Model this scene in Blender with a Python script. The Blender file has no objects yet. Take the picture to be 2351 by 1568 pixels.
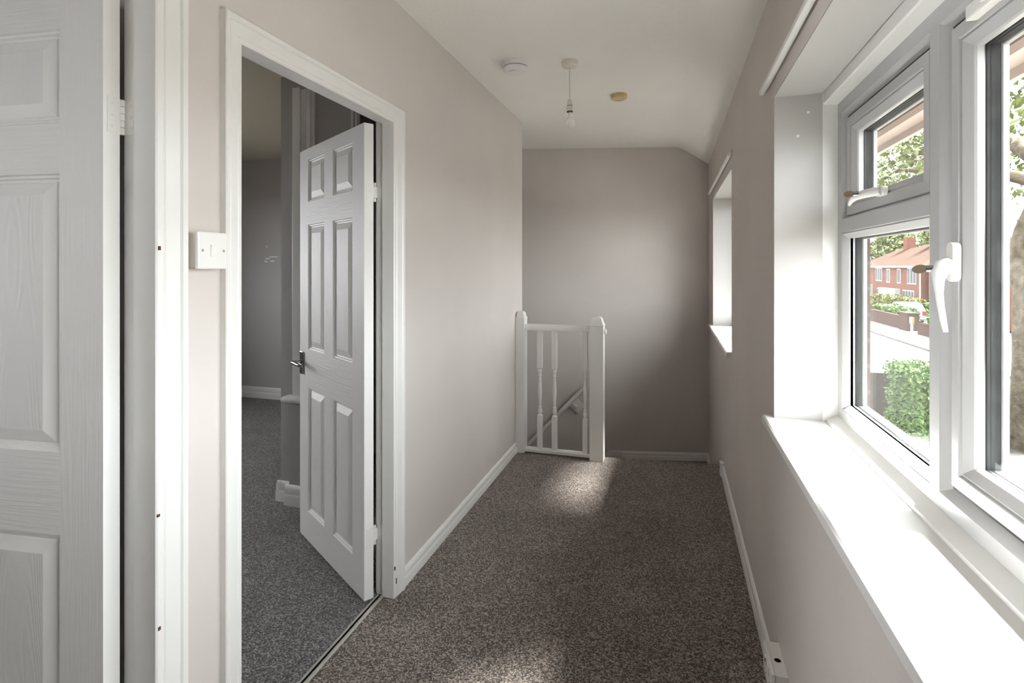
import bpy, bmesh, math, random
from mathutils import Vector, Matrix
random.seed(7)
SC = bpy.context.scene
COL = SC.collection
R = math.radians

# ------------------------------------------------------------------ materials
def lin(c):
    return tuple(((v / 255) / 12.92 if v / 255 <= 0.04045 else ((v / 255 + 0.055) / 1.055) ** 2.4) for v in c)

def mat(name, color, rough=0.5, spec=0.5, metal=0.0, noise=None, bump=None, coat=0.0):
    """color: linear rgb. noise=(scale, amount, detail); bump=(scale, strength, distance)"""
    m = bpy.data.materials.new(name); m.use_nodes = True
    nt = m.node_tree; b = nt.nodes['Principled BSDF']
    b.inputs['Base Color'].default_value = (*color, 1)
    b.inputs['Roughness'].default_value = rough
    b.inputs['Specular IOR Level'].default_value = spec
    b.inputs['Metallic'].default_value = metal
    b.inputs['Coat Weight'].default_value = coat
    tc = nt.nodes.new('ShaderNodeTexCoord')
    if noise:
        n = nt.nodes.new('ShaderNodeTexNoise'); n.inputs['Scale'].default_value = noise[0]
        n.inputs['Detail'].default_value = noise[2] if len(noise) > 2 else 3
        nt.links.new(tc.outputs['Object'], n.inputs['Vector'])
        r = nt.nodes.new('ShaderNodeValToRGB')
        a = noise[1]
        r.color_ramp.elements[0].position = 0.3; r.color_ramp.elements[1].position = 0.7
        r.color_ramp.elements[0].color = (*[v * (1 - a) for v in color], 1)
        r.color_ramp.elements[1].color = (*[min(1, v * (1 + a)) for v in color], 1)
        nt.links.new(n.outputs['Fac'], r.inputs['Fac'])
        nt.links.new(r.outputs['Color'], b.inputs['Base Color'])
    if bump:
        n2 = nt.nodes.new('ShaderNodeTexNoise'); n2.inputs['Scale'].default_value = bump[0]
        n2.inputs['Detail'].default_value = 4
        nt.links.new(tc.outputs['Object'], n2.inputs['Vector'])
        bp = nt.nodes.new('ShaderNodeBump'); bp.inputs['Strength'].default_value = bump[1]
        bp.inputs['Distance'].default_value = bump[2]
        nt.links.new(n2.outputs['Fac'], bp.inputs['Height'])
        nt.links.new(bp.outputs['Normal'], b.inputs['Normal'])
    return m

def grain(name, color, axis, rough=0.52):
    """white moulded door skin with an embossed wood grain running along axis"""
    m = mat(name, color, rough, 0.25)
    nt = m.node_tree; b = nt.nodes['Principled BSDF']
    tc = nt.nodes.new('ShaderNodeTexCoord')
    mp = nt.nodes.new('ShaderNodeMapping')
    mp.inputs['Scale'].default_value = (60, 60, 2.2) if axis == 'z' else (2.2, 60, 60)
    nt.links.new(tc.outputs['Object'], mp.inputs['Vector'])
    n = nt.nodes.new('ShaderNodeTexNoise'); n.inputs['Scale'].default_value = 2.2
    n.inputs['Detail'].default_value = 3; n.inputs['Distortion'].default_value = 0.6
    nt.links.new(mp.outputs['Vector'], n.inputs['Vector'])
    bp = nt.nodes.new('ShaderNodeBump'); bp.inputs['Strength'].default_value = 0.55
    bp.inputs['Distance'].default_value = 0.0025
    nt.links.new(n.outputs['Fac'], bp.inputs['Height'])
    nt.links.new(bp.outputs['Normal'], b.inputs['Normal'])
    return m

def cathedral(name, color):
    m = mat(name, color, 0.52, 0.25)
    nt = m.node_tree; b = nt.nodes['Principled BSDF']
    tc = nt.nodes.new('ShaderNodeTexCoord')
    mp = nt.nodes.new('ShaderNodeMapping'); mp.inputs['Scale'].default_value = (9, 1, 1.1)
    nt.links.new(tc.outputs['Object'], mp.inputs['Vector'])
    w = nt.nodes.new('ShaderNodeTexNoise'); w.inputs['Scale'].default_value = 1.0
    w.inputs['Detail'].default_value = 1
    nt.links.new(mp.outputs['Vector'], w.inputs['Vector'])
    mu = nt.nodes.new('ShaderNodeMath'); mu.operation = 'MULTIPLY'; mu.inputs[1].default_value = 26
    nt.links.new(w.outputs['Fac'], mu.inputs[0])
    fr = nt.nodes.new('ShaderNodeMath'); fr.operation = 'PINGPONG'; fr.inputs[1].default_value = 0.5
    nt.links.new(mu.outputs[0], fr.inputs[0])
    bp = nt.nodes.new('ShaderNodeBump'); bp.inputs['Strength'].default_value = 0.5
    bp.inputs['Distance'].default_value = 0.002
    nt.links.new(fr.outputs[0], bp.inputs['Height'])
    nt.links.new(bp.outputs['Normal'], b.inputs['Normal'])
    return m

def carpet(name, stops, scale):
    m = mat(name, (0.1, 0.09, 0.08), 1.0, 0.05)
    nt = m.node_tree; b = nt.nodes['Principled BSDF']
    tc = nt.nodes.new('ShaderNodeTexCoord')
    n = nt.nodes.new('ShaderNodeTexNoise'); n.inputs['Scale'].default_value = scale
    n.inputs['Detail'].default_value = 2.5; n.inputs['Roughness'].default_value = 0.7
    nt.links.new(tc.outputs['Object'], n.inputs['Vector'])
    v = nt.nodes.new('ShaderNodeTexVoronoi'); v.inputs['Scale'].default_value = scale * 1.1
    nt.links.new(tc.outputs['Object'], v.inputs['Vector'])
    sep = nt.nodes.new('ShaderNodeSeparateColor'); nt.links.new(v.outputs['Color'], sep.inputs['Color'])
    mx = nt.nodes.new('ShaderNodeMath'); mx.operation = 'MULTIPLY_ADD'
    mx.inputs[1].default_value = 0.45; nt.links.new(sep.outputs['Red'], mx.inputs[0])
    m2 = nt.nodes.new('ShaderNodeMath'); m2.operation = 'MULTIPLY'; m2.inputs[1].default_value = 0.55
    nt.links.new(n.outputs['Fac'], m2.inputs[0]); nt.links.new(m2.outputs[0], mx.inputs[2])
    # pile lying in different directions: broad soft patches of the pile itself
    big = nt.nodes.new('ShaderNodeTexNoise'); big.inputs['Scale'].default_value = 3.0
    big.inputs['Detail'].default_value = 4
    nt.links.new(tc.outputs['Object'], big.inputs['Vector'])
    ba = nt.nodes.new('ShaderNodeMath'); ba.operation = 'MULTIPLY_ADD'
    ba.inputs[1].default_value = 0.16; ba.inputs[2].default_value = -0.08
    nt.links.new(big.outputs['Fac'], ba.inputs[0])
    ad = nt.nodes.new('ShaderNodeMath'); ad.operation = 'ADD'
    nt.links.new(mx.outputs[0], ad.inputs[0]); nt.links.new(ba.outputs[0], ad.inputs[1])
    r = nt.nodes.new('ShaderNodeValToRGB')
    while len(r.color_ramp.elements) < len(stops): r.color_ramp.elements.new(0.5)
    for e, (p, c) in zip(r.color_ramp.elements, stops):
        e.position = p; e.color = (*c, 1)
    nt.links.new(ad.outputs[0], r.inputs['Fac'])
    nt.links.new(r.outputs['Color'], b.inputs['Base Color'])
    b.inputs['Sheen Weight'].default_value = 0.25
    b.inputs['Sheen Roughness'].default_value = 0.5
    bp = nt.nodes.new('ShaderNodeBump'); bp.inputs['Strength'].default_value = 0.9
    bp.inputs['Distance'].default_value = 0.006
    nt.links.new(mx.outputs[0], bp.inputs['Height'])
    nt.links.new(bp.outputs['Normal'], b.inputs['Normal'])
    return m

def glassy(name, tint=(1, 1, 1), refl=0.06):
    m = bpy.data.materials.new(name); m.use_nodes = True
    nt = m.node_tree
    for n in list(nt.nodes): nt.nodes.remove(n)
    o = nt.nodes.new('ShaderNodeOutputMaterial')
    t = nt.nodes.new('ShaderNodeBsdfTransparent'); t.inputs['Color'].default_value = (*tint, 1)
    g = nt.nodes.new('ShaderNodeBsdfGlossy'); g.inputs['Roughness'].default_value = 0.02
    lw = nt.nodes.new('ShaderNodeLayerWeight'); lw.inputs['Blend'].default_value = 0.5
    pw = nt.nodes.new('ShaderNodeMath'); pw.operation = 'POWER'; pw.inputs[1].default_value = 5
    nt.links.new(lw.outputs['Facing'], pw.inputs[0])
    f = nt.nodes.new('ShaderNodeMath'); f.operation = 'MULTIPLY_ADD'; f.inputs[1].default_value = 0.5; f.inputs[2].default_value = 0.02
    nt.links.new(pw.outputs[0], f.inputs[0])
    mx = nt.nodes.new('ShaderNodeMixShader')
    nt.links.new(f.outputs[0], mx.inputs[0]); nt.links.new(t.outputs[0], mx.inputs[1])
    nt.links.new(g.outputs[0], mx.inputs[2]); nt.links.new(mx.outputs[0], o.inputs['Surface'])
    return m

def brick(name, c1, c2, mortar, scale):
    m = mat(name, c1, 0.95, 0.0)
    nt = m.node_tree; b = nt.nodes['Principled BSDF']
    tc = nt.nodes.new('ShaderNodeTexCoord')
    sx = nt.nodes.new('ShaderNodeSeparateXYZ'); nt.links.new(tc.outputs['Object'], sx.inputs[0])
    ad = nt.nodes.new('ShaderNodeMath'); ad.operation = 'ADD'
    nt.links.new(sx.outputs['X'], ad.inputs[0]); nt.links.new(sx.outputs['Y'], ad.inputs[1])
    cb = nt.nodes.new('ShaderNodeCombineXYZ')
    nt.links.new(ad.outputs[0], cb.inputs['X']); nt.links.new(sx.outputs['Z'], cb.inputs['Y'])
    br = nt.nodes.new('ShaderNodeTexBrick'); br.inputs['Scale'].default_value = scale
    br.inputs['Color1'].default_value = (*c1, 1); br.inputs['Color2'].default_value = (*c2, 1)
    br.inputs['Mortar'].default_value = (*mortar, 1); br.inputs['Mortar Size'].default_value = 0.012
    br.inputs['Row Height'].default_value = 0.16; br.inputs['Brick Width'].default_value = 0.45
    nt.links.new(cb.outputs[0], br.inputs['Vector'])
    nt.links.new(br.outputs['Color'], b.inputs['Base Color'])
    return m

def tiles(name, c1, c2, step):
    """roof tile courses: dark line each course, following height"""
    m = mat(name, c1, 0.95, 0.0)
    nt = m.node_tree; b = nt.nodes['Principled BSDF']
    tc = nt.nodes.new('ShaderNodeTexCoord')
    sx = nt.nodes.new('ShaderNodeSeparateXYZ'); nt.links.new(tc.outputs['Object'], sx.inputs[0])
    mu = nt.nodes.new('ShaderNodeMath'); mu.operation = 'DIVIDE'; mu.inputs[1].default_value = step
    nt.links.new(sx.outputs['Z'], mu.inputs[0])
    fr = nt.nodes.new('ShaderNodeMath'); fr.operation = 'FRACT'; nt.links.new(mu.outputs[0], fr.inputs[0])
    r = nt.nodes.new('ShaderNodeValToRGB')
    r.color_ramp.elements[0].position = 0.12; r.color_ramp.elements[0].color = (*c2, 1)
    r.color_ramp.elements[1].position = 0.3; r.color_ramp.elements[1].color = (*c1, 1)
    nt.links.new(fr.outputs[0], r.inputs['Fac']); nt.links.new(r.outputs['Color'], b.inputs['Base Color'])
    return m

M = {}
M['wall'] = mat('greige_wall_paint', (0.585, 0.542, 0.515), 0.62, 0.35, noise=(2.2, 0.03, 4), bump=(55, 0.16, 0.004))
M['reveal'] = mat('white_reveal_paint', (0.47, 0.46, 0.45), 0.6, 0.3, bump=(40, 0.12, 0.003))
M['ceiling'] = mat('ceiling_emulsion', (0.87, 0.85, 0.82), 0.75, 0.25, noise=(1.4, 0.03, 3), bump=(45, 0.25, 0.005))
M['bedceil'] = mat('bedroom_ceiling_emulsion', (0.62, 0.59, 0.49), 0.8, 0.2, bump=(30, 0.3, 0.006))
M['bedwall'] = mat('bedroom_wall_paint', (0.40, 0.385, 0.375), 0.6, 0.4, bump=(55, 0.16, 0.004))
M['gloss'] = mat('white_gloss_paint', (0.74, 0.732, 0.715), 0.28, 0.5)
M['dgrainv'] = grain('door_skin_upright_grain', (0.72, 0.71, 0.70), 'z')
M['dgrainh'] = grain('door_skin_level_grain', (0.72, 0.71, 0.70), 'x')
M['dfield'] = cathedral('door_panel_field', (0.70, 0.69, 0.68))
M['dmould'] = mat('door_moulding_paint', (0.76, 0.75, 0.735), 0.45, 0.25)
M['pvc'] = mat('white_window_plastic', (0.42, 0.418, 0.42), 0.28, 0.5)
M['sill'] = mat('white_sill_paint', (0.72, 0.715, 0.70), 0.35, 0.4, bump=(9, 0.08, 0.003))
M['gasket'] = mat('black_rubber_gasket', (0.012, 0.012, 0.014), 0.6)
M['spacer'] = mat('grey_glazing_spacer', (0.018, 0.019, 0.020), 0.6, 0.15, noise=(25, 0.5, 4))
M['glass'] = glassy('clear_window_glass', (0.95, 0.97, 0.96))
M['dimglass'] = glassy('light_cutting_stair_glass', (0.78, 0.79, 0.78))  # tint added only to cut the daylight from the far window
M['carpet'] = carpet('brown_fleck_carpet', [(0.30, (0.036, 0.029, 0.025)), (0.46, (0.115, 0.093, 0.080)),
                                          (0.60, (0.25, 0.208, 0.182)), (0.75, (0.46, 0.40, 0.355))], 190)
M['dimcarpet'] = carpet('fleck_carpet_cool_light', [(0.30, (0.028, 0.026, 0.026)), (0.46, (0.08, 0.074, 0.071)),  # same carpet as the landing, cool dim bedroom light put into its colour
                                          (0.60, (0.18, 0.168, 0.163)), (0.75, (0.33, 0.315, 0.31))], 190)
M['chrome'] = mat('polished_chrome', (0.42, 0.42, 0.43), 0.08, metal=1.0)
M['brass'] = mat('dull_brass_key', (0.52, 0.45, 0.32), 0.3, metal=1.0)
M['plastic'] = mat('white_switch_plastic', (0.76, 0.75, 0.73), 0.3)
M['alarm'] = mat('white_alarm_plastic', (0.80, 0.77, 0.78), 0.4)
M['alarmgrey'] = mat('grey_alarm_slot', (0.34, 0.31, 0.32), 0.5)
M['yellowed'] = mat('yellowed_alarm_plastic', (0.62, 0.50, 0.27), 0.45, noise=(60, 0.12, 2))
M['cream'] = mat('cream_pendant_plastic', (0.72, 0.67, 0.60), 0.4)
M['dark'] = mat('black_slot', (0.01, 0.01, 0.01), 0.6)
M['bulb'] = None
M['alu'] = mat('brushed_door_bar', (0.55, 0.53, 0.50), 0.4, metal=0.7)
M['chip'] = mat('bare_wood_chip', (0.10, 0.04, 0.015), 0.9)
M['filler'] = mat('white_wall_filler', (0.80, 0.79, 0.77), 0.8)
M['neon'] = mat('red_neon_lens', (0.35, 0.01, 0.03), 0.2)
M['rubble'] = mat('stair_wall_handrail_paint', (0.66, 0.63, 0.59), 0.4)
b_ = bpy.data.materials.new('pearl_bulb_glass'); b_.use_nodes = True
_nt = b_.node_tree; _p = _nt.nodes['Principled BSDF']; _o = _nt.nodes['Material Output']
_p.inputs['Base Color'].default_value = (0.92, 0.92, 0.92, 1); _p.inputs['Roughness'].default_value = 0.08
_t = _nt.nodes.new('ShaderNodeBsdfTransparent'); _m = _nt.nodes.new('ShaderNodeMixShader'); _m.inputs[0].default_value = 0.35
_nt.links.new(_t.outputs[0], _m.inputs[1]); _nt.links.new(_p.outputs[0], _m.inputs[2]); _nt.links.new(_m.outputs[0], _o.inputs['Surface'])
M['bulb'] = b_
# outdoors
X_ = 0.055        # darkens all outdoor colours evenly so the street does not burn out
def ext(*c): return tuple(v * X_ for v in c)
M['soffit'] = mat('soffit_boards', ext(11.2, 10.7, 10.2), 0.8, 0.1, noise=(3, 0.06, 3))
M['batten'] = mat('weathered_batten', ext(5.0, 4.3, 3.9), 0.9, 0.1)
M['brickown'] = brick('window_reveal_brick', ext(1.6, 1.0, 0.8), ext(1.2, 0.75, 0.62), ext(2.0, 1.8, 1.65), 2.0)
M['redbrick'] = brick('house_red_brick', ext(1.6, 0.66, 0.46), ext(1.35, 0.55, 0.4), ext(1.6, 1.2, 1.0), 0.9)
M['gardenbrick'] = brick('garden_wall_brick', ext(0.85, 0.5, 0.40), ext(0.65, 0.40, 0.34), ext(0.9, 0.75, 0.65), 1.0)
M['rooftile'] = tiles('clay_roof_tiles', ext(0.60, 0.41, 0.33), ext(0.45, 0.28, 0.21), 0.22)
M['whitewood'] = mat('white_window_timber', ext(3.4, 3.4, 3.4), 0.6)
M['housepane'] = mat('house_window_glass', ext(0.45, 0.5, 0.55), 0.5, 0.05)
M['road'] = mat('pale_road_surface', ext(1.9, 1.9, 1.9), 0.95, 0.1, noise=(0.6, 0.06, 5))
M['pave'] = mat('pale_pavement_slabs', ext(1.8, 1.72, 1.65), 0.95, 0.1, noise=(1.2, 0.08, 4))
M['kerb'] = mat('kerb_stone', ext(1.15, 1.08, 1.0), 0.95, 0.1)
M['gravel'] = mat('garden_gravel', ext(0.85, 0.75, 0.64), 1.0, 0.1, noise=(6, 0.3, 5))
M['tarmac'] = mat('grey_tarmac_verge', ext(0.72, 0.68, 0.63), 1.0, 0.1, noise=(8, 0.25, 5))
M['leaf1'] = mat('privet_leaf', ext(0.85, 1.5, 0.36), 0.6, 0.2, noise=(1.5, 0.35, 3))
M['leaf2'] = mat('plane_tree_leaf', ext(1.3, 1.55, 0.5), 0.6, 0.2, noise=(0.6, 0.3, 3))
M['leaf3'] = mat('yellow_hedge_leaf', ext(1.35, 1.35, 0.35), 0.6, 0.2, noise=(1.2, 0.25, 3))
M['leaf4'] = mat('far_tree_leaf', ext(1.5, 1.75, 0.7), 0.6, 0.2, noise=(0.4, 0.3, 3))
for k in ('leaf1', 'leaf2', 'leaf3', 'leaf4'):
    M[k].node_tree.nodes['Principled BSDF'].inputs['Subsurface Weight'].default_value = 0.0
M['bark'] = mat('plane_bark', ext(1.0, 0.82, 0.6), 0.95, 0.1, noise=(5, 0.45, 6), bump=(9, 0.8, 0.05))
M['fence'] = mat('brown_fence_board', ext(0.62, 0.44, 0.38), 0.9, 0.1, noise=(3, 0.2, 4))
M['carwhite'] = mat('white_car_paint', ext(3.0, 3.0, 3.1), 0.25, 0.5)
M['carglass'] = mat('car_window_tint', ext(0.9, 1.0, 1.15), 0.1)
M['tyre'] = mat('car_tyre', ext(0.15, 0.15, 0.15), 0.8)
M['taillight'] = mat('red_tail_light', ext(2.2, 0.2, 0.25), 0.3)
M['yellowsign'] = mat('yellow_marker_paint', ext(2.6, 2.2, 0.6), 0.5)
M['wire'] = mat('black_cable', ext(0.5, 0.5, 0.5), 0.6)

# ------------------------------------------------------------------ mesh builder
class MB:
    def __init__(self): self.v = []; self.f = []; self.m = []
    def add(self, verts, faces, mi=0):
        o = len(self.v); self.v += [tuple(p) for p in verts]
        self.f += [tuple(i + o for i in q) for q in faces]; self.m += [mi] * len(faces)
        return self
    def box(self, x0, x1, y0, y1, z0, z1, mi=0):
        v = [(x, y, z) for x in (x0, x1) for y in (y0, y1) for z in (z0, z1)]
        return self.add(v, [(0, 1, 3, 2), (4, 6, 7, 5), (0, 4, 5, 1), (2, 3, 7, 6), (0, 2, 6, 4), (1, 5, 7, 3)], mi)
    def obox(self, c, ex, ey, ez, hx, hy, hz, mi=0):
        c = Vector(c); ex = Vector(ex).normalized() * hx; ey = Vector(ey).normalized() * hy; ez = Vector(ez).normalized() * hz
        v = [c + ex * a + ey * b + ez * d for a in (-1, 1) for b in (-1, 1) for d in (-1, 1)]
        return self.add(v, [(0, 1, 3, 2), (4, 6, 7, 5), (0, 4, 5, 1), (2, 3, 7, 6), (0, 2, 6, 4), (1, 5, 7, 3)], mi)
    def prism(self, pts, fn, a, b, mi=0):
        """closed 2-D profile pts, fn(p, q, t) -> xyz, extruded t = a..b"""
        n = len(pts)
        v = [fn(p, q, a) for p, q in pts] + [fn(p, q, b) for p, q in pts]
        f = [(i, (i + 1) % n, n + (i + 1) % n, n + i) for i in range(n)]
        f += [tuple(range(n)), tuple(range(n, 2 * n))]
        return self.add(v, f, mi)
    def lathe(self, prof, c, n=28, axis='z', mi=0, square=None):
        """prof: (radius, height); square: set of profile indices drawn as squares"""
        v = []; cx, cy, cz = c
        for r, h in prof:
            for k in range(n):
                a = 2 * math.pi * k / n; x, y = r * math.cos(a), r * math.sin(a)
                if axis == 'z': v.append((cx + x, cy + y, cz + h))
                elif axis == 'x': v.append((cx + h, cy + x, cz + y))
                else: v.append((cx + x, cy + h, cz + y))
        f = []
        for j in range(len(prof) - 1):
            for k in range(n):
                f.append((j * n + k, j * n + (k + 1) % n, (j + 1) * n + (k + 1) % n, (j + 1) * n + k))
        f.append(tuple(range(n))); f.append(tuple((len(prof) - 1) * n + k for k in range(n)))
        return self.add(v, f, mi)
    def tube(self, path, r, n=10, mi=0, cap=True):
        path = [Vector(p) for p in path]; rs = r if isinstance(r, (list, tuple)) else [r] * len(path)
        v = []; f = []
        t0 = (path[1] - path[0]).normalized(); a = t0.orthogonal().normalized()
        for i, p in enumerate(path):
            t = (path[min(i + 1, len(path) - 1)] - path[max(i - 1, 0)]).normalized()
            a = (a - t * a.dot(t)).normalized(); b = t.cross(a)
            for k in range(n):
                g = 2 * math.pi * k / n
                v.append(p + (a * math.cos(g) + b * math.sin(g)) * rs[i])
        for i in range(len(path) - 1):
            for k in range(n):
                f.append((i * n + k, i * n + (k + 1) % n, (i + 1) * n + (k + 1) % n, (i + 1) * n + k))
        if cap:
            f.append(tuple(range(n))); f.append(tuple((len(path) - 1) * n + k for k in range(n)))
        return self.add(v, f, mi)
    def ring(self, y0, y1, z0, z1, prof, mi=0):
        """mitred rectangular loop in the YZ plane, prof: closed list of (inset, x)"""
        n = len(prof); v = []
        for o, x in prof:
            v += [(x, y0 + o, z0 + o), (x, y1 - o, z0 + o), (x, y1 - o, z1 - o), (x, y0 + o, z1 - o)]
        f = []
        for k in range(n):
            k2 = (k + 1) % n
            for c in range(4):
                d = (c + 1) % 4
                f.append((k * 4 + c, k * 4 + d, k2 * 4 + d, k2 * 4 + c))
        return self.add(v, f, mi)
    def build(self, name, mats, parent=None, smooth=None, bevel=0, loc=None):
        off = Vector((0, 0, 0))
        p = parent
        while p is not None:
            off += p.location; p = p.parent
        if parent is not None and getattr(self, 'local', False): off = Vector((0, 0, 0))
        org = Vector(loc) if (loc is not None and parent is None) else Vector((0, 0, 0))
        me = bpy.data.meshes.new(name)
        me.from_pydata([tuple(Vector(v) - off - org) for v in self.v], [], self.f)
        ms = mats if isinstance(mats, (list, tuple)) else [mats]
        for q in ms: me.materials.append(q)
        for poly, mi in zip(me.polygons, self.m): poly.material_index = mi
        bm = bmesh.new(); bm.from_mesh(me)
        bmesh.ops.recalc_face_normals(bm, faces=bm.faces)
        if bevel:
            bmesh.ops.remove_doubles(bm, verts=bm.verts, dist=1e-6)
            es = [e for e in bm.edges if len(e.link_faces) == 2 and e.calc_face_angle(0) > 0.6]
            bmesh.ops.bevel(bm, geom=es, offset=bevel, segments=2, affect='EDGES', profile=0.6, clamp_overlap=True)
        bm.to_mesh(me); bm.free()
        o = bpy.data.objects.new(name, me); COL.objects.link(o)
        if loc is not None and parent is None: o.location = loc
        if parent is not None: o.parent = parent
        if smooth is not None:
            for q in me.polygons: q.use_smooth = True
            try: me.set_sharp_from_angle(angle=R(smooth))
            except Exception: pass
        return o

def tag(o, label=None, cat=None, group=None, kind=None):
    if label: o['label'] = label
    if cat: o['category'] = cat
    if group: o['group'] = group
    if kind: o['kind'] = kind
    return o

def thing(name, loc, label, cat, group=None, kind=None, rz=0):
    o = bpy.data.objects.new(name, None); COL.objects.link(o)
    o.location = loc; o.rotation_euler = (0, 0, rz); o.empty_display_size = 0.1
    return tag(o, label, cat, group, kind)

def copy_tree(o, parent=None):
    c = o.copy(); COL.objects.link(c)
    if parent is not None: c.parent = parent
    for ch in list(o.children): copy_tree(ch, c)
    return c

# ------------------------------------------------------------------ dimensions (metres; camera above the origin, Y along the landing)
XL, XLB = -1.09, -1.165          # left wall, landing face and bedroom face
XR = 0.319                       # right wall, inner face
ZC = 2.44
D1 = dict(yn=0.10, yf=0.893, zt=1.985)
D2 = dict(yn=1.137, yf=1.935, zt=1.932)
W1 = dict(y0=-0.10, y1=1.919, z0=0.855, z1=1.905)
W2 = dict(y0=3.209, y1=4.634, z0=0.87, z1=1.900)
LEND = 3.90                      # left wall stops here, stairwell beyond
YB = -1.5
def back_y(x): return 4.788 + (x + 1.335) * (0.386 / 1.655)

# ------------------------------------------------------------------ shell
b = MB()
for y0, y1 in ((YB - 0.1, D1['yn'] - 0.025), (D1['yf'] + 0.025, D2['yn'] - 0.025), (D2['yf'] + 0.025, LEND)):
    b.box(XLB, XL, y0, y1, -0.2, ZC + 0.05)
for d in (D1, D2):
    b.box(XLB, XL, d['yn'] - 0.025, d['yf'] + 0.025, d['zt'] + 0.025, ZC + 0.05)
o = b.build('wall_left', M['wall'])
tag(o, 'pale greige left wall of the landing, holding both open doorways', 'wall', kind='structure')

def wall_with_holes(b, x0, x1, ya, yb, za, zb, holes, mi=0):
    ys = sorted({ya, yb, *[h[0] for h in holes], *[h[1] for h in holes]})
    for p, q in zip(ys, ys[1:]):
        hs = [h for h in holes if h[0] <= p and h[1] >= q]
        if not hs: b.box(x0, x1, p, q, za, zb, mi)
        else:
            b.box(x0, x1, p, q, za, hs[0][2], mi); b.box(x0, x1, p, q, hs[0][3], zb, mi)

b = MB()
h1 = (W1['y0'], W1['y1'], W1['z0'] - 0.03, W1['z1']); h2 = (W2['y0'], W2['y1'], W2['z0'] - 0.03, W2['z1'])
wall_with_holes(b, XR, 0.565, YB - 0.1, 5.35, -3.0, ZC + 0.05, [h1, h2])
# scratches and tick marks in the paint between the two windows
for y, z, l in ((2.95, 1.78, .02), (2.95, 1.72, .016), (2.95, 1.66, .02), (2.95, 1.55, .014), (2.945, 1.46, .022), (3.06, 1.72, .018),
                (3.075, 1.725, .018), (3.06, 1.65, .018), (3.06, 1.55, .01), (3.02, 1.445, .02), (3.065, 1.425, .015)):
    b.box(XR - 0.0004, XR + 0.001, y, y + 0.006, z, z + l, 1)
o = b.build('wall_right', [M['wall'], M['filler']])
tag(o, 'greige right wall with two deep window openings and small pale scratches', 'wall', kind='structure')

# painted plaster lining of the two window openings
for k, w in ((1, W1), (2, W2)):
    b = MB(); t = 0.004
    b.box(XR + 0.0005, 0.46, w['y1'] - t, w['y1'] + 0.002, w['z0'], w['z1'])
    b.box(XR + 0.0005, 0.46, w['y0'] - 0.002, w['y0'] + t, w['z0'], w['z1'])
    b.box(XR + 0.0005, 0.46, w['y0'], w['y1'], w['z1'] - t, w['z1'] + 0.002)
    if k == 1:
        for x, z in ((0.415, 1.84), (0.385, 1.766)):
            b.box(x, x + 0.008, w['y1'] - t - 0.0006, w['y1'] - t + 0.001, z, z + 0.008, 1)
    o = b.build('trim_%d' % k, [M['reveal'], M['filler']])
    tag(o, ['white plaster reveal around the near window, with two filler dabs', 'white plaster reveal around the far window by the stairs'][k - 1], 'window reveal', kind='structure')

# ceiling with a sloping strip down to the right wall
b = MB()
pts = [(0.02, ZC), (0.055, ZC - 0.004), (0.085, ZC - 0.016), (0.12, ZC - 0.036), (XR + 0.02, 2.266), (XR + 0.02, ZC + 0.08), (-2.3, ZC + 0.08), (-2.3, ZC)]
pts = [(-1.17, ZC)] + pts[:-2] + [(-1.17, ZC + 0.08)]
b.prism(pts, lambda p, q, t: (p, t, q), YB - 0.1, 5.4)
b.box(-2.3, -1.1702, 3.80, 5.2, ZC, ZC + 0.08)
o = b.build('ceiling', M['ceiling'], smooth=25)
tag(o, 'off-white landing ceiling with a sloped strip along the right wall', 'ceiling', kind='structure')
b = MB(); b.box(-4.9, -1.1702, YB - 0.1, 3.7998, ZC, ZC + 0.08); b.box(-4.9, -2.3002, 3.7998, 4.6, ZC, ZC + 0.08)
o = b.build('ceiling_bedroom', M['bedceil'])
tag(o, 'dim textured bedroom ceiling seen through the middle doorway', 'ceiling', kind='structure')

# stairwell back wall (runs slightly askew), its left end and the near end wall
b = MB()
pl = [(-2.3, back_y(-2.3)), (0.45, back_y(0.45)), (0.45, back_y(0.45) + 0.12), (-2.3, back_y(-2.3) + 0.12)]
b.prism(pl, lambda p, q, t: (p, q, t), -3.0, ZC + 0.05)
o = b.build('wall_back', M['wall']); tag(o, 'shaded greige end wall behind the stairs', 'wall', kind='structure')
b = MB(); b.box(-2.3, -2.2, 3.80, 4.75, -3.0, ZC + 0.05); b.box(-2.3, XLB, 3.80, 3.86, -3.0, ZC + 0.05)
b.box(XLB, XR + 0.02, 3.40, 3.46, -3.0, -0.2); b.box(XLB - .02, XLB, 3.40, 3.86, -3.0, -0.2)
o = b.build('wall_stairwell', M['wall']); tag(o, 'greige stairwell walls hidden behind the left wall', 'wall', kind='structure')
b = MB()
b.box(XLB, 0.6, YB - 0.1, YB, -0.2, ZC + 0.05)
o = b.build('wall_front', M['wall']); tag(o, 'greige wall at the near end of the landing', 'wall', kind='structure')

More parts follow.
